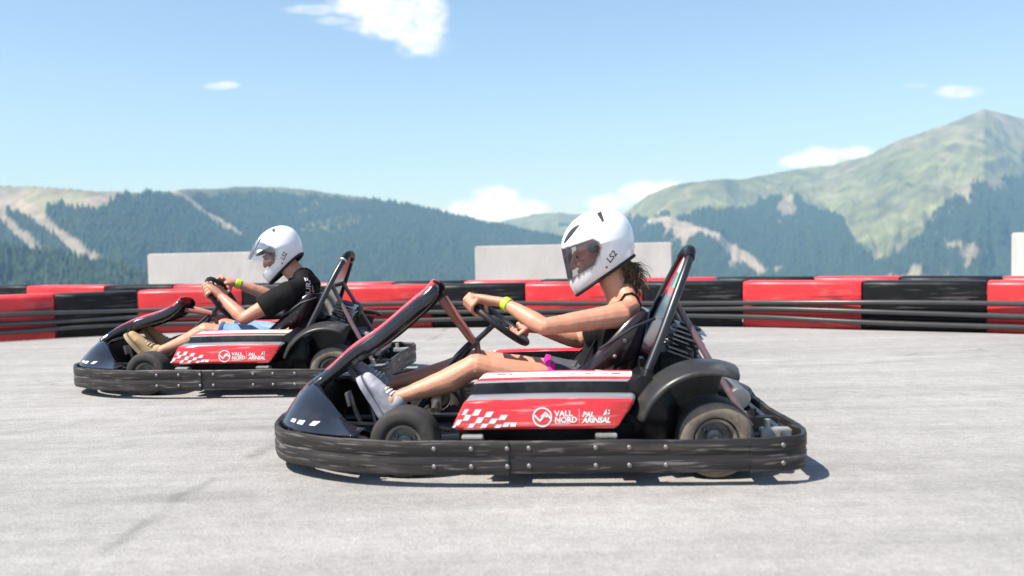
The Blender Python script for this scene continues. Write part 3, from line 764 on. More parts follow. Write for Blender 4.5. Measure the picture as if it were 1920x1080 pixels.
def pod(root, s, kart):
    """side pod; s=-1 faces the camera"""
    # (|y|, z, x_front, x_rear) around the section from the foot of the outer panel to the inner foot
    sec = [(.560, .190, -.225, .335), (.602, .196, -.238, .345), (.607, .205, -.237, .352), (.600, .290, -.205, .398), (.592, .298, -.200, .402),
           (.566, .306, -.190, .408), (.540, .309, -.188, .410), (.528, .304, -.188, .412), (.492, .318, -.185, .416), (.470, .339, -.180, .420), (.460, .345, -.178, .424),
           (.436, .352, -.165, .428), (.380, .362, -.150, .436), (.352, .363, -.145, .440), (.338, .352, -.145, .438), (.330, .25, -.15, .42), (.345, .18, -.18, .36)]
    # 0 red 1 white 2 black 3 silver
    mt = [2, 0, 0, 0, 3, 3, 3, 2, 2, 3, 0, 1, 0, 0, 2, 2, 2]
    bm = bmesh.new(); rows = []
    ts = [0, .012, .03, .2, .4, .6, .8, .97, .988, 1]
    for t in ts:
        ins = {0: .010, .012: .003, .988: .003, 1: .010}.get(t, 0)
        row = []
        for k, (y, z, xf, xr) in enumerate(sec):
            dz = .004 * math.sin(t * 3.14) * (1 if k > 3 else 0)
            cy, cz = .47, .27
            row.append(Vector((xf + (xr - xf) * t, s * (y + (ins if y < cy else -ins)), z + dz + (ins if z < cz else -ins))))
        rows.append(row)
    V = grid_faces(bm, rows, mat=lambda i, j: mt[j], closed=True)
    f = bm.faces.new(V[0][::-1]); f.material_index = 2
    f = bm.faces.new(V[-1]); f.material_index = 2
    o = from_bm('side_pod', bm, [REDP, WHITEP, BLACKP, CHROME], root, smooth=32)
    # marks on the outer red panel; u runs rearwards on the camera side, v upwards, in metres
    def frame(u, v):
        t = v / .085
        return Vector((-.237 + u + .032 * min(max(t, 0), 1) * (1 if u < .2 else .0), s * (.6085 - .007 * t), .205 + v))
    k = 4.32e-4
    def zx(x, y): return ((x - 20) * k, (560 - y) * k * .84 - .004)
    sq = []
    for (x, y, w, h) in [(170, 405, 26, 30), (275, 425, 28, 26), (400, 455, 28, 24), (512, 525, 24, 20), (105, 455, 24, 28), (215, 480, 26, 28), (330, 490, 26, 24), (448, 525, 24, 20), (48, 500, 20, 28), (165, 530, 22, 20), (270, 532, 24, 18), (385, 540, 24, 14), (75, 400, 16, 28), (28, 535, 12, 14)]:
        u0, v0 = zx(x, y); a, b = w * k, h * k * .84
        sq.append(([(u0 - a - .003, v0 - b), (u0 + a - .003, v0 - b + .0), (u0 + a + .002, v0 + b), (u0 - a + .002, v0 + b)], [(0, 1, 2, 3)]))
    if s > 0: flip = lambda p: p
    flat_mark('checker_decal', sq, frame, WHITEP, o)
    if s < 0:
        cx, cy = zx(748, 457)
        ring = ring2d(cx, cy, .0295, .0345)
        zig = stroke2d([(cx - .027, cy + .006), (cx - .008, cy - .013), (cx + .009, cy + .008), (cx + .015, cy + .001)], .006)
        zig2 = stroke2d([(cx - .012, cy + .002), (cx - .001, cy - .003)], .005)
        zig3 = stroke2d([(cx - .003, cy + .002), (cx + .012, cy + .016), (cx + .028, cy - .004)], .006)
        flat_mark('ring_emblem', [ring, zig, zig3], frame, WHITEP, o)
        T = []
        x, y = zx(848, 447); T.append(shift2d(text_mesh('VALL', .027, bold=.0008, space=1.05), x, y - .001))
        x, y = zx(848, 507); T.append(shift2d(text_mesh('NORD', .027, bold=.0008, space=.98), x, y - .001))
        x, y = zx(850, 528); T.append(shift2d(text_mesh('ANDORRA', .010, space=1.15), x, y))
        flat_mark('lettering', T, frame, WHITEP, o)
        x, y = zx(1046, 520)
        T = [([(x, y), (x + .0012, y), (x + .0012, y + .05), (x, y + .05)], [(0, 1, 2, 3)])]
        flat_mark('divider_line', T, frame, WHITEP, o)
        T = []
        x, y = zx(1072, 457); T.append(shift2d(text_mesh('PAL', .024, shear=.25, bold=.0009), x, y))
        x, y = zx(1070, 515); T.append(shift2d(text_mesh('ARINSAL', .026, shear=.25, bold=.0009, space=.95), x, y))
        flat_mark('lettering', T, frame, WHITEP, o)
        x, y = zx(1240, 445)
        flat_mark('bird_emblem', [([(x, y), (x + .012, y + .003), (x + .014, y + .022), (x + .006, y + .012)], [(0, 1, 2, 3)]), ([(x + .013, y + .002), (x + .022, y + .004), (x + .024, y + .013), (x + .019, y + .008)], [(0, 1, 2, 3)]), ([(x + .019, y + .014), (x + .024, y + .015), (x + .024, y + .019), (x + .019, y + .019)], [(0, 1, 2, 3)])], frame, WHITEP, o)
    # worn sponsor print on the white strip of the deck
    rnd = random.Random(5 + kart)
    T = []
    for q in range(9):
        u = -.10 + q * .055 + rnd.uniform(-.01, .01)
        T.append(quad2d(u, .372, u + rnd.uniform(.015, .04), .372 + rnd.uniform(.006, .016), 2, 1))
    def deck(u, v):
        return Vector((u, s * v * 1.07, .353 + (.436 - v * 1.07) * .18 + .0035))
    tag(flat_mark('worn_print', T, deck, M('faded_print', (.34, .26, .26), rough=.5), o), kind='stuff')
    return o

def kart(name, loc, rz, label, P):
    root = empty(name, (loc[0], loc[1], 0), rz)
    tag(root, label, 'go-kart', 'rental go-karts on the track')
    Z0, Z1 = .052, .166
    ring = plan_path(); n = len(ring)
    # wrap-around bumper in four lengths
    def idx(pred): return [i for i in range(n) if pred(ring[i])]
    order = ring
    def piece(nm, a, b, inset, seed):
        pts = [order[i % n] for i in range(a, b + 1)]
        bm = bmesh.new(); band(bm, pts, Z0 - (0 if inset else .003), Z1 + (0 if inset else .003), .018, inset, .0012, seed)
        return from_bm(nm, bm, BUMPM, root, smooth=45)
    q = n // 2
    # indices: ring starts at nose centre, goes down the camera side, round the tail and back up the far side
    near_joint = min(range(n), key=lambda i: abs(order[i].x + .02) + (0 if order[i].y < 0 else 9))
    far_joint = min(range(n), key=lambda i: abs(order[i].x + .02) + (0 if order[i].y > 0 else 9))
    near_tail = min(range(n), key=lambda i: abs(order[i].x - .80) + (0 if order[i].y < 0 else 9))
    far_tail = min(range(n), key=lambda i: abs(order[i].x - .80) + (0 if order[i].y > 0 else 9))
    fb = piece('front_bumper', far_joint - n, near_joint, 0, 1)
    nb = piece('side_bumper', near_joint - 2, near_tail + 2, .006, 2)
    fr = piece('side_bumper', far_tail - 2, far_joint + 2, .006, 3)
    rb = piece('rear_bumper', near_tail, far_tail, 0, 4)
    def bolts(par, side, xs, inset):
        for x in xs:
            i = min(range(n), key=lambda k: abs(order[k].x - x) + (0 if order[k].y * side > 0 else 9))
            j = i + 1 if (order[(i + 1) % n].x - x) * (order[i].x - x) < 0 else i - 1
            a, b = order[i], order[j % n]; t = (x - a.x) / (b.x - a.x) if abs(b.x - a.x) > 1e-6 else 0
            p = a.lerp(b, min(max(t, 0), 1)); o = outward(order, i)
            for z in (Z0 + .028, Z1 - .024):
                bolt(p + o * (-inset + .0005) + Vector((0, 0, z)), o, par)
    bolts(fb, -1, (-.30, -.17, -.045), 0); bolts(nb, -1, (.03, .26, .375, .50), .006); bolts(rb, -1, (.9,), 0)
    bolts(fb, 1, (-.30, -.17, -.045), 0); bolts(fr, 1, (.03, .26, .375, .50), .006)
    for y in (-.45, -.15, .15, .45):
        for z in (Z0 + .03, Z1 - .025): bolt((1.002 + .018 * abs(y) / .45, y, z), (1, 0, 0), rb)
    # brackets between bumper and frame
    for s in (-1, 1):
        for x in (-.62, -.06, .39, .80):
            yb = .57 if x < -.5 else .645
            bm = bmesh.new(); box(bm, (x, s * (yb + .30) / 2, .095), (.055, yb - .30, .05)); box(bm, (x, s * (yb - .008), .105), (.085, .008, .085))
            from_bm('bumper_bracket', bm, DARK, root, smooth=0)
        for x in (-.17, .30):
            bm = bmesh.new(); box(bm, (x, s * .60, .172), (.075, .05, .012), bevel=.003); box(bm, (x, s * .575, .155), (.075, .006, .04))
            from_bm('mount_plate', bm, ALU, root, smooth=0)
    for y in (-.4, .4):
        bm = bmesh.new(); box(bm, (.90, y, .10), (.2, .04, .05)); from_bm('bumper_bracket', bm, DARK, root, smooth=0)
    for y in (-.2, .2):
        bm = bmesh.new(); box(bm, (-.90, y, .10), (.17, .04, .05)); from_bm('bumper_bracket', bm, DARK, root, smooth=0)
    # frame tubes and floor tray
    for s in (-1, 1):
        bm = bmesh.new(); tube(bm, smooth_path([(-.88, s * .20, .085), (-.6, s * .25, .075), (-.2, s * .31, .07), (.3, s * .33, .07), (.62, s * .30, .075), (.92, s * .28, .09)], 5), .016, n=10)
        from_bm('frame_rail', bm, FRAME, root)
    for x, w in ((-.88, .20), (-.46, .28), (.1, .32), (.55, .30), (.92, .28)):
        bm = bmesh.new(); tube(bm, [(x, -w, .078), (x, w, .078)], .015, n=10); from_bm('cross_tube', bm, FRAME, root)
    bm = bmesh.new(); box(bm, (-.40, 0, .050), (.98, .50, .006)); 
    for s in (-1, 1): box(bm, (-.40, s * .25, .062), (.98, .006, .03))
    from_bm('floor_tray', bm, DARK, root, smooth=0)
    # dark underskirts below the pods
    for s in (-1, 1):
        bm = bmesh.new(); box(bm, (.12, s * .415, .155), (.70, .17, .07), bevel=.012); from_bm('pod_tray', bm, BLACKP, root)
        bm = bmesh.new()
        rows = []
        for x, z0, z1 in ((.405, .10, .335), (.46, .09, .365), (.50, .09, .35), (.56, .10, .30)):
            rows.append([Vector((x, s * .505, z0)), Vector((x, s * .515, (z0 + z1) / 2)), Vector((x - .02, s * .50, z1)), Vector((x - .02, s * .36, z1 + .015))])
        grid_faces(bm, rows); o = from_bm('engine_side_cover', bm, BLACKP, root); solid(o, .006)
    pod(root, -1, P['n']); pod(root, 1, P['n'])
    # wheels and axles
    st = P['steer']
    for s in (-1, 1):
        wheel(root, (-.43, s * .462, .128), .128, .118, s, st)
        wheel(root, (.69, s * .475, .140), .140, .185, s, 0, dusty=True)
        bm = bmesh.new(); tube(bm, [(-.43, s * .28, .10), (-.43, s * .42, .128)], .014, n=10); box(bm, (-.43, s * .385, .12), (.045, .03, .09)); from_bm('stub_axle', bm, STEEL, root)
        bm = bmesh.new(); tube(bm, [(-.47, s * .38, .10), (-.50, s * .05, .11)], .007, n=8); from_bm('track_rod', bm, STEEL, root)
    bm = bmesh.new(); tube(bm, [(.69, -.47, .14), (.69, .47, .14)], .020, n=14); from_bm('rear_axle', bm, STEEL, root)
    bm = bmesh.new(); lathe(bm, [(-.004, .03), (-.004, .09), (.004, .09), (.004, .03)], c=(.69, -.22, .14), n=36); from_bm('brake_disc', bm, STEEL, root)
    bm = bmesh.new(); lathe(bm, [(-.006, .03), (-.006, .105), (.006, .105), (.006, .03)], c=(.69, .24, .14), n=36); from_bm('sprocket', bm, DARK, root)
    # mudguards: broad curved strips over the rear wheels
    for s in (-1, 1):
        rows = []
        for k in range(25):
            t = R(160 - k * (160 - 68) / 24); rr = .278 + .008 * math.sin((t - R(62)) * 1.2)
            cx, cz = .668, .130
            rows.append([Vector((cx + (rr + dr) * math.cos(t), s * y, cz + (rr + dr) * math.sin(t))) for y, dr in ((.612, -.034), (.608, -.022), (.596, -.014), (.54, .002), (.47, .008), (.455, .003), (.452, -.015))])
        bm = bmesh.new(); grid_faces(bm, rows); o = from_bm('mudguard', bm, M('mudguard_plastic', (.026, .025, .025), spec=.35, rough=.4, var=.25, dirt=(.16, .14, .12), dirt_amt=.6, dscale=4, rvar=.1), root, smooth=50); solid(o, .005)
        # inner guard plate behind the wheel
        bm = bmesh.new(); c = bm.verts.new((.66, s * .385, .10)); arc = [bm.verts.new((.668 + .255 * math.cos(R(a)), s * .385, .130 + .255 * math.sin(R(a)))) for a in range(190, 60, -10)]
        for a, b in zip(arc, arc[1:]): bm.faces.new((c, a, b))
        o = from_bm('wheel_guard_plate', bm, BLACKP, root, smooth=0); solid(o, .005)
    # nose fairing: glossy skin from the bumper up to the front panel foot
    lower = smooth_path([(-.60, -.555, .168), (-.74, -.505, .168), (-.865, -.425, .168), (-.945, -.31, .168), (-.975, -.16, .168), (-.98, 0, .168), (-.975, .16, .168), (-.945, .31, .168), (-.865, .425, .168), (-.74, .505, .168), (-.60, .555, .168)], 5)
    upper = smooth_path([(-.585, -.47, .176), (-.69, -.40, .20), (-.775, -.315, .262), (-.835, -.22, .297), (-.868, -.11, .312), (-.875, 0, .318), (-.868, .11, .312), (-.835, .22, .297), (-.775, .315, .262), (-.69, .40, .20), (-.585, .47, .176)], 5)
    rows = []
    for t in (0, .06, .25, .5, .75, .94, 1.0):
        row = []
        for a, b in zip(lower, upper):
            p = a.lerp(b, t); p.z += .022 * math.sin(t * math.pi) * max(0, (b.z - .17) / .14); row.append(p)
        rows.append(row)
    rows.append([p + Vector((.03, 0, -.012)) for p in upper]); rows.append([p + Vector((.045, 0, -.04)) for p in upper])
    bm = bmesh.new(); grid_faces(bm, rows); nose = from_bm('nose_fairing', bm, GLOSSB, root, smooth=40); solid(nose, .005)
    tree = bvh_of(nose)
    # small white stickers along the foot of the nose
    def nose_fr(u, v):
        d = Vector((.62, .78, 0)).normalized(); U = Vector((.80, -.60, 0)).normalized() if False else Vector((.78, -.62, 0))
        p0 = Vector((-1.05, -.50, 0)) + U * u * 1.0
        h, nn, i, dd = tree.ray_cast(Vector((p0.x, p0.y, .175 + v)) , d)
        return (h + nn * (.002 if nn.dot(d) < 0 else -.002)) if h else Vector((p0.x + .25, p0.y + .2, .175 + v))
    T = [quad2d(.05, .012, .08, .022, 3, 1), quad2d(.10, .010, .132, .022, 3, 1), quad2d(.165, .010, .19, .022, 3, 1)]
    flat_mark('sticker', T, nose_fr, WHITEP, nose)
    # inner walls of the nose and pedals
    bm = bmesh.new()
    grid_faces(bm, [[Vector((-.84, y, .075)), Vector((-.845, y, .29))] for y in (-.21, 0, .21)]); 
    for s in (-1, 1): grid_faces(bm, [[Vector((-.84, s * .21, .075)), Vector((-.84, s * .21, .28))], [Vector((-.70, s * .30, .07)), Vector((-.70, s * .30, .19))]])
    o = from_bm('nose_lining', bm, BLACKP, root, smooth=0); solid(o, .004)
    for s in (-1, 1):
        bm = bmesh.new(); tube(bm, [(-.66, s * .10, .075), (-.70, s * .13, .20), (-.71, s * .13, .24)], .009, n=8); box(bm, (-.712, s * .15, .235), (.012, .07, .055), rot=(0, R(-12), 0)); from_bm('pedal', bm, STEEL, root)
        # bent hoop bar beside the feet
        bm = bmesh.new(); tube(bm, smooth_path([(-.83, s * .30, .17), (-.72, s * .315, .205), (-.60, s * .33, .262), (-.50, s * .335, .272), (-.42, s * .34, .235), (-.33, s * .345, .16), (-.28, s * .335, .08)] if s > 0 else [(-.83, s * .30, .16), (-.70, s * .335, .168), (-.55, s * .35, .165), (-.42, s * .36, .165), (-.28, s * .345, .14)], 5), .010, n=9); from_bm('foot_guard_bar', bm, BLACKP, root)
    # front panel (number panel) rising from the nose towards the wheel
    pts = smooth_path([(x, 0, z) for x, z in P['panel']], 5); m = len(pts); rows = []
    for i, p in enumerate(pts):
        t = i / (m - 1)
        tv = (pts[min(i + 1, m - 1)] - pts[max(i - 1, 0)]).normalized(); nv = Vector((-tv.z, 0, tv.x)); nv = nv if nv.z > 0 else -nv
        w = np.interp(t, [0, .15, .5, .8, .93, 1], [.20, .165, .135, .125, .110, .085]); lip = np.interp(t, [0, .12, .35, .7, .9, 1], [.025, .045, .068, .066, .05, .03])
        cr = .012
        rows.append([p + Vector((0, sy * w, 0)) + nv * dz for sy, dz in ((-1.03, -lip), (-1.0, -.012), (-.93, -.002), (-.72, cr * .5), (-.4, cr), (0, cr * 1.1), (.4, cr), (.72, cr * .5), (.93, -.002), (1.0, -.012), (1.03, -lip))])
    def pm(i, j): 
        t = i / (m - 1)
        if 3 <= j <= 6 and .12 < t < .78: return 3
        if t > .80 and 1 <= j <= 8: return 1
        if j in (2, 7) and .14 < t: return 1
        return 0
    PINK = M('faded_red_sticker', (.46, .07, .09), rough=.3, var=.2, dirt=(.55, .35, .36), dirt_amt=.5, dscale=10)
    bm = bmesh.new(); grid_faces(bm, rows, mat=pm)
    o = from_bm('front_panel', bm, [GLOSSB, REDP, BLACKP, PINK], root, smooth=40); solid(o, .006)
    top = pts[-1]; mid = pts[int(m * .62)]
    # steering: column, wheel, stays
    C = Vector(P['wheel_c']); up = Vector((P['wheel_up'][0], 0, P['wheel_up'][1])).normalized(); nrm = Vector((-up.z, 0, up.x)); nrm = nrm if nrm.x > 0 else -nrm
    J = Vector((-.214, 0, .435))
    for s in (-1, 1):
        bm = bmesh.new(); tube(bm, [top + Vector((.03, s * .07, -.075)), J + Vector((0, s * .02, .004))], .014, n=10); from_bm('panel_stay', bm, RUST, root)
        bm = bmesh.new(); tube(bm, smooth_path([J + Vector((-.005, s * .015, 0)), J + Vector((-.03, s * .04, -.01)), Vector((-.36, s * .10, .30)), Vector((-.52, s * .15, .08))], 4), .0095, n=9); from_bm('column_strut', bm, FRAME, root)
    bm = bmesh.new(); tube(bm, [J + Vector((.012, 0, .01)), J + Vector((.02, 0, -.05)), J + Vector((.03, 0, -.12))], .013, n=10); from_bm('column_tab', bm, RUST, root)
    bm = bmesh.new(); tube(bm, [Vector((-.50, 0, .10)), J, C - nrm * .02], .012, n=10); box(bm, J, (.05, .05, .035), rot=(0, R(-35), 0), bevel=.006); from_bm('steering_column', bm, FRAME, root)
    sw = bpy.data.objects.new('steering_wheel', None); link(sw, root); sw.empty_display_size = .1
    RW = P['wheel_r']
    bm = bmesh.new(); tube(bm, [C + (Vector((0, 1, 0)) * math.cos(a) + up * math.sin(a)) * RW * (1 if abs(math.sin(a)) < .8 or math.sin(a) < 0 else .97) for a in [2 * math.pi * k / 40 for k in range(40)]], .0145, n=10, closed=True)
    from_bm('rim', bm, M('wheel_rim_grip', (.012, .012, .014), rough=.55, var=.2, bump=.0008, bscale=90), sw)
    for a in (R(80), R(200), R(-20)):
        d = Vector((0, 1, 0)) * math.cos(a) + up * math.sin(a)
        bm = bmesh.new(); tube(bm, [C - nrm * .012, C + d * RW * .5 - nrm * .008, C + d * RW], [(.016, .004), (.013, .004), (.011, .004)], n=8, up=nrm); from_bm('spoke', bm, DARK, sw)
    bm = bmesh.new(); lathe(bm, [(-.02, 0), (-.02, .03), (.0, .034), (.008, .026), (.010, 0)], c=C, axis='X', n=20, rot=Vector((1, 0, 0)).rotation_difference(nrm).to_matrix()); from_bm('hub', bm, DARK, sw)
    # seat bucket
    spine = smooth_path([(-.02, 0, .115), (.08, 0, .085), (.22, 0, .080), (.34, 0, .12), (.41, 0, .22), (.46, 0, .36), (.50, 0, .50), (.515, 0, .565)], 4); m2 = len(spine); rows = []
    for i, p in enumerate(spine):
        t = i / (m2 - 1)
        tv = (spine[min(i + 1, m2 - 1)] - spine[max(i - 1, 0)]).normalized(); nv = Vector((-tv.z, 0, tv.x))
        if nv.z < 0 and t < .4: nv = -nv
        if t >= .4 and nv.x > 0: nv = -nv
        wd = np.interp(t, [0, .3, .55, .8, 1], [.16, .20, .215, .225, .19]); dp = np.interp(t, [0, .25, .5, .62, .8, 1], [.03, .14, .26, .24, .13, .045])
        row = []
        for k in range(-8, 9):
            a = k / 8
            if abs(a) < .6: row.append(p + Vector((0, a / .6 * wd * .86, 0)) + nv * (.02 * (a / .6) ** 4))
            else:
                f = (abs(a) - .6) / .4; row.append(p + Vector((0, math.copysign(wd * (.86 + .14 * math.sin(min(f * 2, 1) * math.pi / 2)), a), 0)) + nv * (.02 + (dp - .02) * f))
        rows.append(row)
    bm = bmesh.new(); grid_faces(bm, rows); seat = from_bm('seat', bm, SEATM, root, smooth=60); solid(seat, .007)
    for s in (-1, 1):
        for x, z in ((.36, .40), (.40, .46)): bolt((x, s * .228, z), (0, s, 0), seat)
        bm = bmesh.new(); tube(bm, [(.30, s * .235, .43), (.43, s * .25, .515), (.52, s * .21, .545)], .006, n=8); from_bm('seat_edge_bar', bm, FRAME, root)
        bm = bmesh.new(); tube(bm, [(.44, s * .24, .30), (.52, s * .28, .19), (.56, s * .30, .09)], .011, n=8); from_bm('seat_stay', bm, FRAME, root)
    # tall headrest hoop with its board
    hoop = bpy.data.objects.new('headrest', None); link(hoop, root); hoop.empty_display_size = .1
    hp = smooth_path([(.455, -.315, .30), (.53, -.262, .46), (.60, -.20, .62), (.655, -.135, .74), (.682, -.075, .798), (.688, 0, .808), (.682, .075, .798), (.655, .135, .74), (.60, .20, .62), (.53, .262, .46), (.455, .315, .30)], 4)
    bm = bmesh.new(); tube(bm, hp, [(.018, .018)] * len(hp), n=12); from_bm('hoop', bm, FRAME, hoop)
    k0 = 14; pad = hp[k0:len(hp) - k0]
    bm = bmesh.new(); tube(bm, pad, .0215, n=12); from_bm('hoop_pad', bm, BLACKP, hoop)
    for s in ((-1, 1) if P['n'] == 2 else ()):
        pc = hp[13] if s < 0 else hp[-14]
        pd = hp[14] if s < 0 else hp[-15]
        bm = bmesh.new(); tube(bm, [pc.lerp(pd, .2), pc.lerp(pd, .75)], .0235, n=12); from_bm('hoop_tape', bm, ALU, hoop)
    half = hp[:len(hp) // 2 + 1]; rows = []
    for i in range(2, len(half) - 2):
        a, b = half[i], hp[len(hp) - 1 - i]; rows.append([a.lerp(b, f) + Vector((.004, 0, 0)) for f in (.02, .14, .32, .5, .68, .86, .98)])
    nr = len(rows)
    stripes = P['stripes']
    def bmat(i, j): return stripes(i / nr, j)
    bm = bmesh.new(); grid_faces(bm, rows, mat=bmat)
    o = from_bm('back_board', bm, [GLOSSB, REDP, WHITEP, M('sticker_blue', (.05, .16, .42), rough=.3), M('sticker_green', (.25, .55, .12), rough=.3), M('board_sky_reflection', (.014, .03, .075), rough=.18, coat=.5)], hoop, smooth=40); solid(o, .004)  # lower board: blue of the reflected sky put into the black panel's colour
    for s in (-1, 1):
        bm = bmesh.new(); tube(bm, [(.60, s * .15, .62), (.74, s * .20, .36), (.88, s * .24, .12)], .013, n=10); from_bm('hoop_brace', bm, M('brace_paint', (.16, .10, .11), rough=.4, var=.2, dirt=(.3, .25, .24), dirt_amt=.5), root)
    # engine behind the seat
    eng = bpy.data.objects.new('engine', None); link(eng, root); eng.empty_display_size = .1
    bm = bmesh.new(); box(bm, (.66, .10, .22), (.20, .26, .20), bevel=.02); box(bm, (.62, -.10, .20), (.14, .16, .16), bevel=.02); box(bm, (.60, .02, .35), (.14, .30, .10), bevel=.02); from_bm('crankcase', bm, DARK, eng)
    ax = Vector((.35, -.10, .93)).normalized(); rot = Vector((0, 0, 1)).rotation_difference(ax).to_matrix()
    bm = bmesh.new(); lathe(bm, [(0, .0), (0, .045), (.17, .045), (.17, 0)], c=(.62, -.06, .345), axis='Z', n=16, rot=rot); from_bm('cylinder', bm, DARK, eng)
    for k in range(7):
        bm = bmesh.new(); c = Vector((.62, -.06, .345)) + ax * (.05 + k * .018)
        w = .062 + .006 * math.sin(k * 2.1)
        box(bm, c, (w * 2, w * 2.1, .006), rot=rot.to_euler(), bevel=.0015); from_bm('cooling_fin', bm, ALU, eng, smooth=0)
    bm = bmesh.new(); lathe(bm, [(-.06, 0), (-.06, .048), (-.05, .055), (.05, .055), (.06, .048), (.06, 0)], c=(.67, .13, .44), n=24); from_bm('air_filter', bm, DARK, eng)
    bm = bmesh.new(); lathe(bm, [(-.16, 0), (-.16, .04), (-.15, .046), (.15, .046), (.16, .04), (.16, 0)], c=(.86, .02, .21), n=20); tube(bm, smooth_path([(.72, -.05, .30), (.80, -.10, .30), (.86, -.10, .24)], 4), .02, n=10); from_bm('exhaust', bm, STEEL, eng)
    bm = bmesh.new()
    for q_ in range(4):
        tube(bm, smooth_path([(.60 + .02 * q_, -.16 + .05 * q_, .45), (.66 + .02 * q_, -.20 + .06 * q_, .40 + .02 * q_), (.68, -.22 + .05 * q_, .30), (.62, -.25 + .04 * q_, .20)], 4), .006, n=7)
    tag(from_bm('hose', bm, BLACKP, eng), kind='stuff')
    bm = bmesh.new(); box(bm, (.57, .27, .25), (.14, .14, .22), bevel=.03); from_bm('fuel_tank', bm, M('tank_plastic', (.30, .29, .27), rough=.45, var=.15, dirt=(.1, .09, .08), dirt_amt=.4), root)
    # rear carrier plates inside the tail bumper
    for y in (-.42, -.2, .2, .42):
        bm = bmesh.new(); box(bm, (.93, y, .128), (.11, .05, .05), bevel=.004); tube(bm, [(.90, y, .15), (.90, y, .185)], .012, n=10); from_bm('carrier_block', bm, ALU if abs(y) > .3 else DARK, root)
    bm = bmesh.new(); tube(bm, [(.955, -.56, .135), (.955, .56, .135)], .014, n=10); from_bm('carrier_tube', bm, FRAME, root)
    return root

def stripes_near(t, j):
    if t < .30: return 5
    if t < .38: return 1 if j >= 2 else 5
    if t < .92:
        if j >= 4: return 1
        if .38 < t < .50: return (4 if j == 2 else 3)
        if j == 3: return 2
        return 2 if (int(t * 30) % 4) else 3
    return 1
def stripes_far(t, j):
    if t < .36: return 0
    return 1 if 1 <= j <= 4 and t < .85 else 0
KR = dict(n=1, steer=R(-3), panel=[(-.872, .300), (-.80, .352), (-.71, .432), (-.595, .508), (-.463, .615), (-.395, .668), (-.370, .700)],
          wheel_c=(-.112, 0, .530), wheel_up=(-.78, .62), wheel_r=.152, stripes=stripes_near)
KL = dict(n=2, steer=R(-7), panel=[(-.872, .312), (-.80, .362), (-.716, .405), (-.62, .436), (-.50, .472), (-.43, .510), (-.398, .548)],
          wheel_c=(-.146, 0, .54), wheel_up=(-.54, .84), wheel_r=.155, stripes=stripes_far)
POS_R, YAW_R = (.048, 3.67), -.047
POS_L, YAW_L = (-1.715, 5.65), -.042
kart('go_kart', POS_R, YAW_R, 'red and black go-kart nearest the camera, driven by the woman in a tank top', KR)
kart('go_kart', POS_L, YAW_L, 'red and black go-kart farther back at left, driven by the man in black', KL)

# ------------------------------------------------------------------ drivers
SKIN_W = mat_skin('skin_woman', (.52, .25, .16))
SKIN_M = mat_skin('skin_man', (.49, .245, .16))
HELM = M('helmet_white', (.82, .82, .83), rough=.22, var=.03, coat=.5, dirt=(.66, .65, .66), dirt_amt=.25, dscale=7)
LINER = M('helmet_liner', (.012, .012, .013), rough=.8)
VENTM = M('vent_grey', (.035, .035, .04), rough=.35)
BAND = M('wristband_yellow_green', (.46, .62, .02), rough=.45, var=.1)
EYE = M('eye', (.02, .015, .012), rough=.15)

def grip(bm, C, up, nrm, ang, r, wrist, scale=1., spread=1.):
    """closed hand on the steering rim at angle ang; returns the knuckle centre"""
    Yv = Vector((0, 1, 0))
    O = Yv * math.cos(ang) + up * math.sin(ang)           # outward in the wheel plane
    T = (-Yv * math.sin(ang) + up * math.cos(ang))        # along the rim
    P = C + O * r
    # towards the wrist the palm lies on the driver's side of the rim
    w = Vector(wrist) - P
    Nn = (nrm * .75 + w.normalized() * .5); Nn = (Nn - T * Nn.dot(T)).normalized()
    Oo = (O - T * O.dot(T)); Oo = (Oo - Nn * Oo.dot(Nn)).normalized()
    def at(deg, rad, along): return P + (Oo * math.cos(R(deg)) + Nn * math.sin(R(deg))) * rad + T * along
    s = scale
    lens = [1.0, 1.08, 1.0, .84]
    for k in range(4):
        a = (k - 1.5) * .0205 * s * spread; L = lens[k]
        pts = [at(78, .034 * s, a * .9), at(38, .041 * s, a), at(-6, .034 * s, a * 1.04), at(-60 * L, .027 * s, a * 1.04), at(-118 * L, .024 * s, a * 1.0), at(-165 * L, .021 * s, a * .98)]
        rtube(bm, pts, [.0118 * s, .0112 * s, .0104 * s, .0096 * s, .0088 * s, .0078 * s], n=10)
    sg = 1 if T.dot(Vector(wrist) - P) >= 0 else -1
    # thumb leaves the side of the palm and closes over the inner side of the rim
    t0 = at(105, .042 * s, sg * .036 * s)
    rtube(bm, [Vector(wrist).lerp(t0, .55), t0, at(150, .036 * s, sg * .050 * s), at(205, .030 * s, sg * .046 * s), at(245, .027 * s, sg * .034 * s)], [.014 * s, .0135 * s, .0125 * s, .0105 * s, .0085 * s], n=10)
    K = at(72, .034 * s, 0)
    wv = Vector(wrist)
    tubepts = [wv, wv.lerp(K, .35), wv.lerp(K, .7), K]
    rtube(bm, tubepts, [(.027 * s, .021 * s), (.034 * s, .021 * s), (.040 * s, .020 * s), (.041 * s, .016 * s)], n=14, up=Nn)
    return K

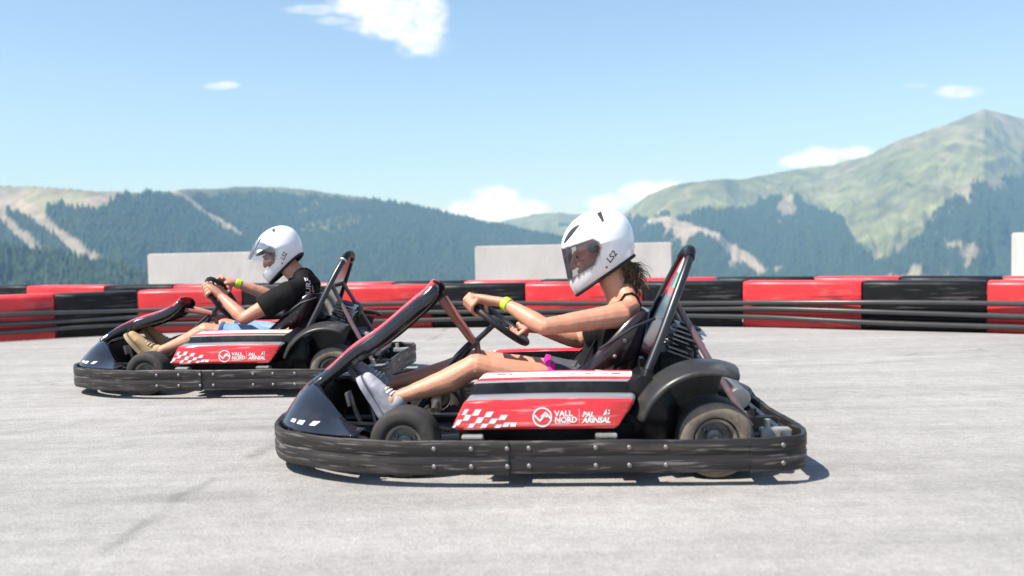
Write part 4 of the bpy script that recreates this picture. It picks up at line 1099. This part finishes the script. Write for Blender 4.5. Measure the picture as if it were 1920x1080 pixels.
def helmet(par, C, pitch, yaw, visor_mat, visor_open, logo):
    root = bpy.data.objects.new('helmet', None); link(root, par); root.location = C; root.rotation_euler = Euler((0, 0, yaw)).to_matrix().to_4x4().to_euler(); root.empty_display_size = .1
    root.rotation_mode = 'XYZ'; root.matrix_local = Matrix.Translation(C) @ Matrix.Rotation(yaw, 4, 'Z') @ Matrix.Rotation(-pitch, 4, 'Y')
    PROF = [(-.140, .066), (-.153, .015), (-.161, -.05), (-.168, -.105), (-.160, -.158), (-.125, -.185), (-.03, -.165), (.09, -.125), (.136, -.055), (.150, .015), (.139, .080), (.090, .128), (.01, .146), (-.075, .126)]
    pr = smooth_path([(x, 0, z) for x, z in PROF], 8, closed=True)
    pa = np.array([math.atan2(p.z, p.x) for p in pr]); pl_ = np.array([math.hypot(p.x, p.z) for p in pr]); oo = np.argsort(pa); pa, pl_ = pa[oo], pl_[oo]
    def sphere(scale, nu=80, nv=56):
        bm = bmesh.new(); bmesh.ops.create_uvsphere(bm, u_segments=nu, v_segments=nv, radius=1, matrix=Matrix.Rotation(math.pi / 2, 4, 'X'))
        for v in bm.verts:
            d = v.co.normalized(); th = math.atan2(d.z, d.x); rho = float(np.interp(th, pa, pl_, period=2 * math.pi)); q = math.hypot(d.x, d.z)
            ch = max(0, -d.x) * max(0, -d.z) * 2 / max(q * q, 1e-6)
            wy = .128 - .030 * min(1, ch) - .012 * max(0, -d.z / max(q, 1e-6))
            q2 = q ** .93
            v.co = Vector((rho * q2 * math.cos(th), d.y * wy, rho * q2 * math.sin(th))) * scale
        return bm
    # planes across the helmet (all contain the y axis): point, normal
    top = (Vector((-.15, 0, .030)), Vector((.02, 0, 1)).normalized())
    low = (Vector((-.152, 0, -.094)), Vector((-.208, 0, .978)).normalized())
    low = (low[0], low[1])
    rear = (Vector((.004, 0, 0)), Vector((1, 0, .05)).normalized())
    cor = (Vector((-.022, 0, -.047)), Vector((.77, 0, -.64)).normalized())
    cor2 = (Vector((-.006, 0, .020)), Vector((.7, 0, .7)).normalized())
    bot = (Vector((-.150, 0, -.168)), Vector((.273, 0, -.962)).normalized())
    def inside(c, m=0.):
        return (c - top[0]).dot(top[1]) < m and (c - low[0]).dot(low[1]) > -m and (c - rear[0]).dot(rear[1]) < m and (c - cor[0]).dot(cor[1]) < m and (c - cor2[0]).dot(cor2[1]) < m
    bm = sphere(1)
    for pl in (top, low, rear, cor, cor2):
        bmesh.ops.bisect_plane(bm, geom=bm.verts[:] + bm.edges[:] + bm.faces[:], plane_co=pl[0], plane_no=pl[1], dist=1e-5)
    bmesh.ops.bisect_plane(bm, geom=bm.verts[:] + bm.edges[:] + bm.faces[:], plane_co=bot[0], plane_no=bot[1], clear_outer=True, dist=1e-5)
    bmesh.ops.delete(bm, geom=[f for f in bm.faces if inside(f.calc_center_median())], context='FACES')
    bmesh.ops.remove_doubles(bm, verts=bm.verts[:], dist=.0016)
    shell = from_bm('shell', bm, [HELM, LINER], root, smooth=50); solid(shell, .016, mo=1); shell.modifiers[0].use_even_offset = False
    # visor
    bm = sphere(1.012)
    for pl in (top, low, rear, cor, cor2):
        bmesh.ops.bisect_plane(bm, geom=bm.verts[:] + bm.edges[:] + bm.faces[:], plane_co=pl[0] + pl[1] * .008, plane_no=pl[1], dist=1e-5)
    bmesh.ops.delete(bm, geom=[f for f in bm.faces if not inside(f.calc_center_median(), .0085)], context='FACES')
    if visor_open:
        M4 = Matrix.Translation((-.028, 0, -.003)) @ Matrix.Rotation(R(visor_open), 4, 'Y') @ Matrix.Diagonal((1.10, 1.02, 1.08, 1)) @ Matrix.Translation((.028, 0, .003))
        bmesh.ops.transform(bm, matrix=M4, verts=bm.verts)
    bmesh.ops.remove_doubles(bm, verts=bm.verts[:], dist=.0012)
    vis = from_bm('visor', bm, visor_mat, root, smooth=60)
    for s in (-1, 1):
        bm = bmesh.new(); lathe(bm, [(0, 0), (0, .020), (s * .005, .020), (s * .007, .015), (s * .007, 0)], c=(-.026, s * .1215, -.003), n=20)
        from_bm('visor_pivot', bm, VENTM, root)
    tree = bvh_of(shell)
    for s in (-1, 1):
        U = Vector((s, 0, 0)) if s < 0 else Vector((-1, 0, 0))
        fr = projector(tree, (0, s * .3, 0), (-1, 0, 0) if s > 0 else (1, 0, 0), (0, 0, 1), .0012)
        g = (lambda u, v: fr(u, v)) if s < 0 else (lambda u, v: fr(-u, v))
        # brow vent slash, crown vent, side intake
        def slash(x, y): return (-.130 + x * .086 + y * .006, .052 + x * .052 - y * .009 * (1 - abs(2 * x - 1) ** 2) + .006 * math.sin(x * 3))
        flat_mark('brow_vent', [quad2d(0, -.9, 1, .9, 10, 2, slash)], g, VENTM, root)
        def crown(x, y): return (.036 + x * .020 + y * .010, .124 - y * .042 + x * .004)
        flat_mark('crown_vent', [quad2d(0, 0, 1, 1, 4, 5, lambda x, y: crown(x * (1 - .5 * y), y))], g, VENTM, root)
        if logo:
            a = R(34); ca, sa = math.cos(a), math.sin(a)
            tv, tf = text_mesh('LS2', .034, shear=.2, bold=.0006)
            flat_mark('maker_logo', [([(.022 + x * ca - y * sa, -.086 + x * sa + y * ca) for x, y in tv], tf)], g, VENTM, root)
            flat_mark('logo_dot', [quad2d(.000, -.100, .008, -.093, 2, 2)], g, VENTM, root)
    # black trim round the lower edge
    dg = bpy.context.evaluated_depsgraph_get()
    pts = []
    for k in range(48):
        a = 2 * math.pi * k / 48
        o = Vector((-.015, 0, -.12)); 
        d = Vector((math.cos(a), math.sin(a), 0)); d = (d - bot[1] * d.dot(bot[1])).normalized()
        o = Vector((-.02, 0, 0)); o = o - bot[1] * ((o - bot[0]).dot(bot[1])) - bot[1] * .006
        h, nn, i, dd = tree.ray_cast(o + d * .30, -d)
        if h: pts.append(h - d * .004 + bot[1] * .004)
    bm = bmesh.new(); tube(bm, pts, [(.010, .008)] * len(pts), n=10, closed=True, up=bot[1]); from_bm('edge_trim', bm, LINER, root)
    return root

def shoe(par, heel, toe, upv, m_up, m_sole, m_lace, name='shoe', w=.046):
    H_, T_ = Vector(heel), Vector(toe); d = (T_ - H_); L = d.length; d.normalize(); u = Vector(upv); u = (u - d * u.dot(d)).normalized(); s = d.cross(u)
    e = bpy.data.objects.new(name, None); link(e, par); e.empty_display_size = .05
    def P(a, b, c=0): return H_ + d * (a * L) + u * b + s * c
    bm = bmesh.new()
    rtube(bm, [P(.02, .030), P(.2, .036), P(.45, .036), P(.7, .030), P(.93, .022)], [(w * .72, .036), (w * .78, .040), (w * .86, .036), (w, .028), (w * .72, .020)], n=16, up=u)
    rtube(bm, [P(.16, .03), P(.13, .085)], [(w * .74, .045), (w * .70, .040)], n=14, up=d)
    rtube(bm, [P(.30, .05), P(.52, .052)], [(w * .55, .035), (w * .5, .018)], n=12, up=u)
    remeshed('upper', bm, m_up, e, voxel=.005, iters=3)
    bm = bmesh.new(); rows = []
    for a, ww in ((-.10, .45), (-.06, .66), (.1, .78), (.35, .76), (.6, .96), (.8, 1.0), (.95, .82), (1.04, .5)):
        rows.append([P(a, -.016, -ww * w), P(a, .006, -ww * w * 1.04), P(a, .008, 0), P(a, .006, ww * w * 1.04), P(a, -.016, ww * w), P(a, -.018, 0)])
    V = grid_faces(bm, rows, closed=True); bm.faces.new(V[0][::-1]); bm.faces.new(V[-1])
    from_bm('sole', bm, m_sole, e, smooth=40)
    bm = bmesh.new()
    for k in range(5):
        a = .34 + k * .075; hh = .086 - k * .0085
        tube(bm, [P(a, hh - .016, -w * .62), P(a + .02, hh, -w * .25), P(a + .01, hh + .001, w * .25), P(a + .02, hh - .016, w * .62)], .0042, n=6)
    tag(from_bm('laces', bm, m_lace, e), kind='stuff')
    return e

def head_into(bm, C, pitch, yaw, jaw=1.):
    mt = Matrix.Translation(C) @ Matrix.Rotation(yaw, 4, 'Z') @ Matrix.Rotation(-pitch, 4, 'Y')
    def P(x, y, z): return mt @ Vector((x, y, z))
    def ell(c, r): bmesh.ops.create_uvsphere(bm, u_segments=20, v_segments=14, radius=1, matrix=mt @ Matrix.Translation(c) @ Matrix.Diagonal((*r, 1)))
    ell((.005, 0, .022), (.094, .074, .092)); ell((-.045, 0, -.030), (.058, .060, .075)); ell((-.058, 0, -.085), (.036, .036 * jaw, .028))
    rtube(bm, [P(-.098, 0, .018), P(-.116, 0, -.012), P(-.122, 0, -.028)], [.010, .012, .014], n=10)          # nose
    for s in (-1, 1):
        rtube(bm, [P(-.112, s * .008, -.031), P(-.108, s * .014, -.030)], [.008, .007], n=8)
        rtube(bm, [P(-.096, s * .012, .022), P(-.090, s * .042, .024)], [.010, .009], n=8)                       # brow
        ell((-.078, s * .040, -.028), (.022, .020, .022))                                                       # cheek
        ell((.01, s * .076, -.01), (.018, .008, .030))                                                          # ear
    rtube(bm, [P(-.100, -.018, -.056), P(-.106, 0, -.055), P(-.100, .018, -.056)], [.007, .008, .007], n=8)     # lips
    rtube(bm, [P(-.096, -.016, -.066), P(-.101, 0, -.067), P(-.096, .016, -.066)], [.007, .008, .007], n=8)
    return mt

def wrinkle(amp, f, seed=0):
    def fn(co):
        a = fbm(co[:, 0] * f + co[:, 1] * f * .5, co[:, 2] * f * 1.3 - co[:, 1] * f * .4, 4, seed) - .5
        b = np.sin((co[:, 0] * .8 + co[:, 2] * 1.1 + a * .06) * f * 5) * .35
        return amp * (a * 2 + b * .4)
    return fn

def person(loc, rz, J, K, opts):
    root = empty('person', (loc[0], loc[1], 0), rz)
    tag(root, opts['label'], 'person', 'drivers of the go-karts')
    skin = opts['skin']; g = opts['g']          # g: build factor
    C = Vector(K['wheel_c']); up = Vector((K['wheel_up'][0], 0, K['wheel_up'][1])).normalized(); nrm = Vector((-up.z, 0, up.x)); nrm = nrm if nrm.x > 0 else -nrm
    V = {k: Vector(v) for k, v in J.items() if isinstance(v, tuple)}
    hr = Matrix.Rotation(J['yaw'], 3, 'Z') @ Matrix.Rotation(-J['pitch'], 3, 'Y')
    V['head'] = V['helm'] + hr @ Vector((-.008, 0, -.022))
    def lerp(a, b, t): return V[a].lerp(V[b], t)
    bm = bmesh.new()
    torso = [(V['pelvis'], (.150 * g, .100)), (lerp('pelvis', 'chest', .45), (.128 * g, .090)), (lerp('pelvis', 'chest', .8), (.142 * g, .098)), (V['chest'], (.150 * g, .100)), (V['uchest'], (.150 * g, .082)), (V['neck'] + Vector((.012, 0, -.015)), (.075 * g, .058))]
    rtube(bm, [t[0] for t in torso], [t[1] for t in torso], n=22, up=(1, 0, 0))
    rtube(bm, [V['neck'] + Vector((.015, 0, -.05)), V['neck'], V['head'] + Vector((.03, 0, -.06))], [.078 * g, .064 * g, .060 * g], n=16)
    for s_ in (-1, 1): rtube(bm, [V['neck'] + Vector((.02, s_ * .03, .01)), V['uchest'] + Vector((.02, s_ * .10, .035)), V['sh_n' if s_ < 0 else 'sh_f'] + Vector((.0, -s_ * .02, .012))], [.045 * g, .045 * g, .046 * g], n=12)
    for sd in ('n', 'f'):
        S, E, W = V['sh_' + sd], V['el_' + sd], V['wr_' + sd]
        a = opts['arm']
        rtube(bm, [V['uchest'].lerp(S, .45), S, S.lerp(E, .25), S.lerp(E, .55), S.lerp(E, .85), E], [.062 * a, .056 * a, .051 * a, .046 * a, .039 * a, .038 * a], n=14)
        rtube(bm, [E, E.lerp(W, .22), E.lerp(W, .5), E.lerp(W, .8), W], [.037 * a, .041 * a, .036 * a, .028 * a, (.026 * a, .022 * a)], n=14)
        grip(bm, C, up, nrm, R(J['grip_' + sd]), K['wheel_r'], W, scale=opts['hand'])
        Hp, Kn, An = V['hip_' + sd], V['kn_' + sd], V['an_' + sd]
        l = opts['leg']
        rtube(bm, [Hp, Hp.lerp(Kn, .3), Hp.lerp(Kn, .6), Hp.lerp(Kn, .87), Kn], [.088 * l, .082 * l, .069 * l, .056 * l, .055 * l], n=16)
        dn = (An - Kn).normalized(); back = Vector((.4, 0, -1)); back = (back - dn * back.dot(dn)).normalized()
        rtube(bm, [Kn, Kn.lerp(An, .12) + back * .004, Kn.lerp(An, .32) + back * .015, Kn.lerp(An, .6) + back * .008, Kn.lerp(An, .88), An], [.052 * l, .051 * l, (.053 * l, .056 * l), .042 * l, .031 * l, .033 * l], n=16)
        ellipsoid(bm, Kn - back * .012 + dn * .01, (.034 * l, .034 * l, .030 * l))
        ft = V['toe_' + sd]; rtube(bm, [An, V['heel_' + sd] + (An - V['heel_' + sd]) * .5, An.lerp(ft, .6)], [.034, .034, .028], n=12)
    if opts.get('bust'):
        for s_ in (-1, 1): ellipsoid(bm, V['chest'] + Vector((-.070, s_ * .060, .010)), (.055, .055, .058))
    mt = head_into(bm, V['head'], J['pitch'], J['yaw'], opts.get('jaw', 1))
    body = remeshed('body', bm, skin, root, voxel=.0038, iters=3, disp=lambda co: .0035 * (fbm(co[:, 0] * 22 + co[:, 1] * 9, co[:, 2] * 22 - co[:, 1] * 13, 3, 4) - .5))
    for s in (-1, 1):
        bm = bmesh.new(); ellipsoid(bm, mt @ Vector((-.0915, s * .030, .004)), (.0055, .011, .0045)); from_bm('eye', bm, EYE, root)
    # ---- clothes
    e = .011
    bm = bmesh.new()
    rtube(bm, [t[0] for t in torso[:5]] + ([torso[5][0]] if opts['sleeves'] else []), [(t[1][0] + e, t[1][1] + e) for t in torso[:5]] + ([(torso[5][1][0] + .006, torso[5][1][1] + .010)] if opts['sleeves'] else []), n=22, up=(1, 0, 0))
    if opts.get('bust'):
        for s_ in (-1, 1): ellipsoid(bm, V['chest'] + Vector((-.072, s_ * .060, .010)), (.065, .064, .066))
    if opts['sleeves']:
        for sd in ('n', 'f'):
            S, E = V['sh_' + sd], V['el_' + sd]; a = opts['arm']
            q = opts['sleeves']
            tube(bm, [V['uchest'].lerp(S, .2), V['uchest'].lerp(S, .7), S + Vector((.0, 0, .004)), S.lerp(E, .25), S.lerp(E, q)], [.074 * a, .074 * a, .071 * a, .070 * a, .071 * a], n=18)
        for s_ in (-1, 1): rtube(bm, [V['neck'] + Vector((.022, s_ * .03, .006)), V['uchest'] + Vector((.02, s_ * .10, .037)), V['sh_n' if s_ < 0 else 'sh_f'] + Vector((.0, -s_ * .02, .014))], [.060 * g, .060 * g, .061 * g], n=14)
        tube(bm, [V['neck'] + Vector((.020, 0, -.06)), V['neck'] + Vector((.012, 0, -.01)), V['neck'] + Vector((.010, 0, .006))], [.105 * g, .090 * g, .084 * g], n=20)
        remeshed('t_shirt', bm, opts['shirt'], root, voxel=.006, iters=4, disp=wrinkle(.007, 9, 3))
    else:
        # strappy top: cut away everything above the chest except two straps
        r = remeshed('tank_top', bm, opts['shirt'], root, voxel=.006, iters=4, disp=wrinkle(.003, 10, 5))
        me = r.data; b2 = bmesh.new(); b2.from_mesh(me)
        ax = (V['uchest'] - V['pelvis']).normalized()
        geom = b2.verts[:] + b2.edges[:] + b2.faces[:]
        cutp = V['chest'] + ax * .075
        pn = (ax + Vector((-.10, 0, 0))).normalized()
        bmesh.ops.bisect_plane(b2, geom=geom, plane_co=cutp, plane_no=pn, clear_outer=True)
        bmesh.ops.holes_fill(b2, edges=[e_ for e_ in b2.edges if e_.is_boundary], sides=0)
        b2.to_mesh(me); b2.free()
        for s in (-1, 1):
            tr = bvh_of(body); pts = []
            for k in range(14):
                t = k / 13; an = R(-50 + 200 * t)
                o = V['uchest'] + Vector((0, s * (.085 + .01 * math.cos(an)), -.02)); d = Vector((-math.cos(an), s * .12, math.sin(an) + .1)).normalized()
                h = tr.ray_cast(o + d * .35, -d)[0]
                if h: pts.append(h + d * .003)
            if len(pts) > 4:
                b3 = bmesh.new(); tube(b3, pts, [(.011, .004)] * len(pts), n=8, up=(1, 0, 0)); from_bm('strap', b3, opts['shirt'], r)
    bm = bmesh.new()
    q = opts['shorts_len']
    rtube(bm, [V['pelvis'] + Vector((.0, 0, -.01)), lerp('pelvis', 'chest', .30)], [(.163 * g, .112), (.146 * g, .104)], n=20, up=(1, 0, 0))
    for sd in ('n', 'f'):
        Hp, Kn = V['hip_' + sd], V['kn_' + sd]; l = opts['leg']
        tube(bm, [Hp + Vector((.05, 0, .0)), Hp, Hp.lerp(Kn, .3 * q / .8), Hp.lerp(Kn, q)], [.098 * l, .100 * l, .094 * l, opts['cuff'] * l], n=20)
    sh = remeshed('shorts', bm, opts['shorts'], root, voxel=.0055, iters=3, disp=wrinkle(.005, 11, 9))
    if opts.get('cuffs'):
        for sd in ('n', 'f'):
            Hp, Kn = V['hip_' + sd], V['kn_' + sd]; l = opts['leg']
            bm = bmesh.new(); tube(bm, [Hp.lerp(Kn, q - .05), Hp.lerp(Kn, q - .03), Hp.lerp(Kn, q), Hp.lerp(Kn, q + .005)], [(opts['cuff'] + .004) * l, (opts['cuff'] + .007) * l, (opts['cuff'] + .006) * l, (opts['cuff'] - .004) * l], n=28); from_bm('cuff', bm, opts['cuffs'], sh)
    for sd in ('n', 'f'):
        hl, to = V['heel_' + sd], V['toe_' + sd]
        shoe(root, hl, to, V['an_' + sd] - hl, *opts['shoe'])
    # wristband
    sd = opts['band']; E, W = V['el_' + sd], V['wr_' + sd]; a = opts['arm']
    bm = bmesh.new(); P0, P1 = E.lerp(W, .86), E.lerp(W, 1.0); rows = []
    tube(bm, [P0, P0.lerp(P1, .1), P0.lerp(P1, .9), P1], [.0275 * a, .0315 * a, .0305 * a, .0275 * a], n=24); from_bm('wristband', bm, BAND, root)
    helmet(root, V['helm'], J['pitch'], J['yaw'], opts['visor'], opts['visor_open'], True)
    return root, body

def fabric(name, base, **k): return M(name, base, rough=.85, spec=.12, bump=.0012, bscale=160, **k)
BLACK_COTTON = fabric('black_cotton', (.012, .012, .013), var=.3, vscale=6)
J_W = dict(pelvis=(.285, 0, .245), chest=(.378, 0, .46), uchest=(.415, 0, .545), neck=(.398, 0, .635), helm=(.316, 0, .836), pitch=R(18), yaw=R(-5),
           sh_n=(.385, -.165, .555), el_n=(.085, -.265, .525), wr_n=(-.075, -.165, .615), grip_n=132,
           sh_f=(.395, .165, .545), el_f=(.235, .24, .41), wr_f=(.055, .165, .475), grip_f=-38,
           hip_n=(.23, -.095, .245), kn_n=(-.195, -.165, .362), an_n=(-.525, -.20, .235), heel_n=(-.560, -.20, .170), toe_n=(-.650, -.195, .328),
           hip_f=(.23, .095, .245), kn_f=(-.22, .13, .345), an_f=(-.59, .085, .255), heel_f=(-.640, .085, .190), toe_f=(-.765, .085, .345))
OP_W = dict(label='woman in white helmet and black tank top driving the nearer kart', skin=SKIN_W, g=.93, arm=.90, leg=.94, hand=.95, sleeves=0, shirt=BLACK_COTTON,
            shorts=fabric('grey_shorts', (.075, .078, .09), var=.15, vscale=8), shorts_len=.36, cuff=.092,
            cuffs=fabric('pink_trim', (.75, .03, .30), var=.05),
            shoe=(M('runner_mesh', (.36, .36, .41), rough=.8, var=.45, vscale=30, dirt=(.55, .55, .58), dirt_amt=.8, dscale=22), M('runner_sole', (.26, .26, .31), rough=.6, var=.3, dirt=(.5, .5, .52), dirt_amt=.6, dscale=30), WHITEP),
            band='n', visor=mat_clear('clear_visor', (.86, .82, .82), opacity=.06), visor_open=0, jaw=.9, bust=1)
J_M = dict(pelvis=(.285, 0, .245), chest=(.37, 0, .47), uchest=(.385, 0, .575), neck=(.36, 0, .665), helm=(.230, 0, .844), pitch=R(26), yaw=R(0),
           sh_n=(.345, -.195, .575), el_n=(.075, -.255, .425), wr_n=(-.095, -.175, .565), grip_n=156,
           sh_f=(.335, .195, .575), el_f=(.085, .255, .535), wr_f=(-.120, .165, .630), grip_f=38,
           hip_n=(.23, -.10, .250), kn_n=(-.205, -.17, .345), an_n=(-.485, -.185, .225), heel_n=(-.545, -.185, .155), toe_n=(-.690, -.185, .335),
           hip_f=(.23, .10, .250), kn_f=(-.20, .15, .345), an_f=(-.50, .07, .235), heel_f=(-.560, .06, .165), toe_f=(-.690, .06, .345))
denim = M('ripped_denim', (.17, .29, .50), rough=.85, var=.25, vscale=12, bump=.0012, bscale=150, dirt=(.50, .60, .74), dirt_amt=.85, dscale=7)
OP_M = dict(label='man in white helmet, black T-shirt and denim shorts driving the farther kart', skin=SKIN_M, g=1.03, arm=1.06, leg=1.0, hand=1.06, sleeves=.60, shirt=BLACK_COTTON,
            shorts=denim, shorts_len=.80, cuff=.073, cuffs=M('denim_hem', (.05, .11, .26), rough=.9, var=.3, vscale=30),
            shoe=(M('tan_suede', (.42, .29, .15), rough=.85, var=.2, vscale=14), M('tan_sole', (.36, .27, .17), rough=.7, var=.2), M('cream_laces', (.58, .46, .30), rough=.8)),
            band='f', visor=mat_clear('raised_visor', (.84, .90, .97), opacity=.10), visor_open=47)
wroot, wbody = person(POS_R, YAW_R, J_W, KR, OP_W)
mroot, mbody = person(POS_L, YAW_L, J_M, KL, OP_M)

def hair():
    # loose brown ponytail hanging out under the back of the helmet
    bm = bmesh.new(); rnd = random.Random(3)
    root = Vector((.435, .005, .735))
    rtube(bm, [root + Vector((-.02, 0, .02)), root, root + Vector((.020, 0, -.04)), root + Vector((.018, 0, -.075))], [.032, .036, .036, .020], n=14)
    for k in range(1100):
        a = rnd.uniform(0, 6.28); r = rnd.uniform(.0, .040); p = root + Vector((r * .8 * math.cos(a) + .008, r * math.sin(a), rnd.uniform(-.055, .025)))
        d = Vector((rnd.uniform(-.5, 1.0), rnd.uniform(-.9, .9), rnd.uniform(-1.3, -.25))).normalized(); pts = [p]
        L = rnd.uniform(.035, .085); ph = rnd.uniform(0, 6.28); w = rnd.uniform(.004, .011)
        for i in range(1, 7):
            t = i / 6; pts.append(p + d * L * t + Vector((w * math.sin(t * 8 + ph), w * math.cos(t * 8 + ph), .012 * math.sin(t * 3) - .02 * t * t)))
        tube(bm, pts, [.0015, .0016, .0016, .0014, .0012, .001, .0006], n=3, caps=False)
    from_bm('ponytail', bm, M('brown_hair', (.125, .066, .032), rough=.45, var=.4, vscale=40), wroot)
hair()
def shirt_print():
    sh = [c for c in mroot.children if c.name.startswith('t_shirt')][0]
    tr = bvh_of(sh)
    # the print runs down the spine; seen from behind and from the side
    dd = Vector((-.62, .785, 0)).normalized(); ax = Vector((-.785, -.62, 0)).normalized(); tgt = Vector((.430, -.115, .600))
    def fr(u, v):
        p = tgt - dd * .35 + Vector((.10, 0, 1)) * u + ax * v
        h, n, i, q = tr.ray_cast(p, dd)
        return h - dd * .0025 if h else p + dd * .35
    T = [shift2d(text_mesh('SURF', .055, shear=.15, bold=.001), -.062, -.02)]
    flat_mark('back_print', T, fr, WHITEP, sh)
    flat_mark('back_print', [shift2d(text_mesh('CO', .03, shear=.15, bold=.001), -.03, -.055)], fr, WHITEP, sh)
shirt_print()
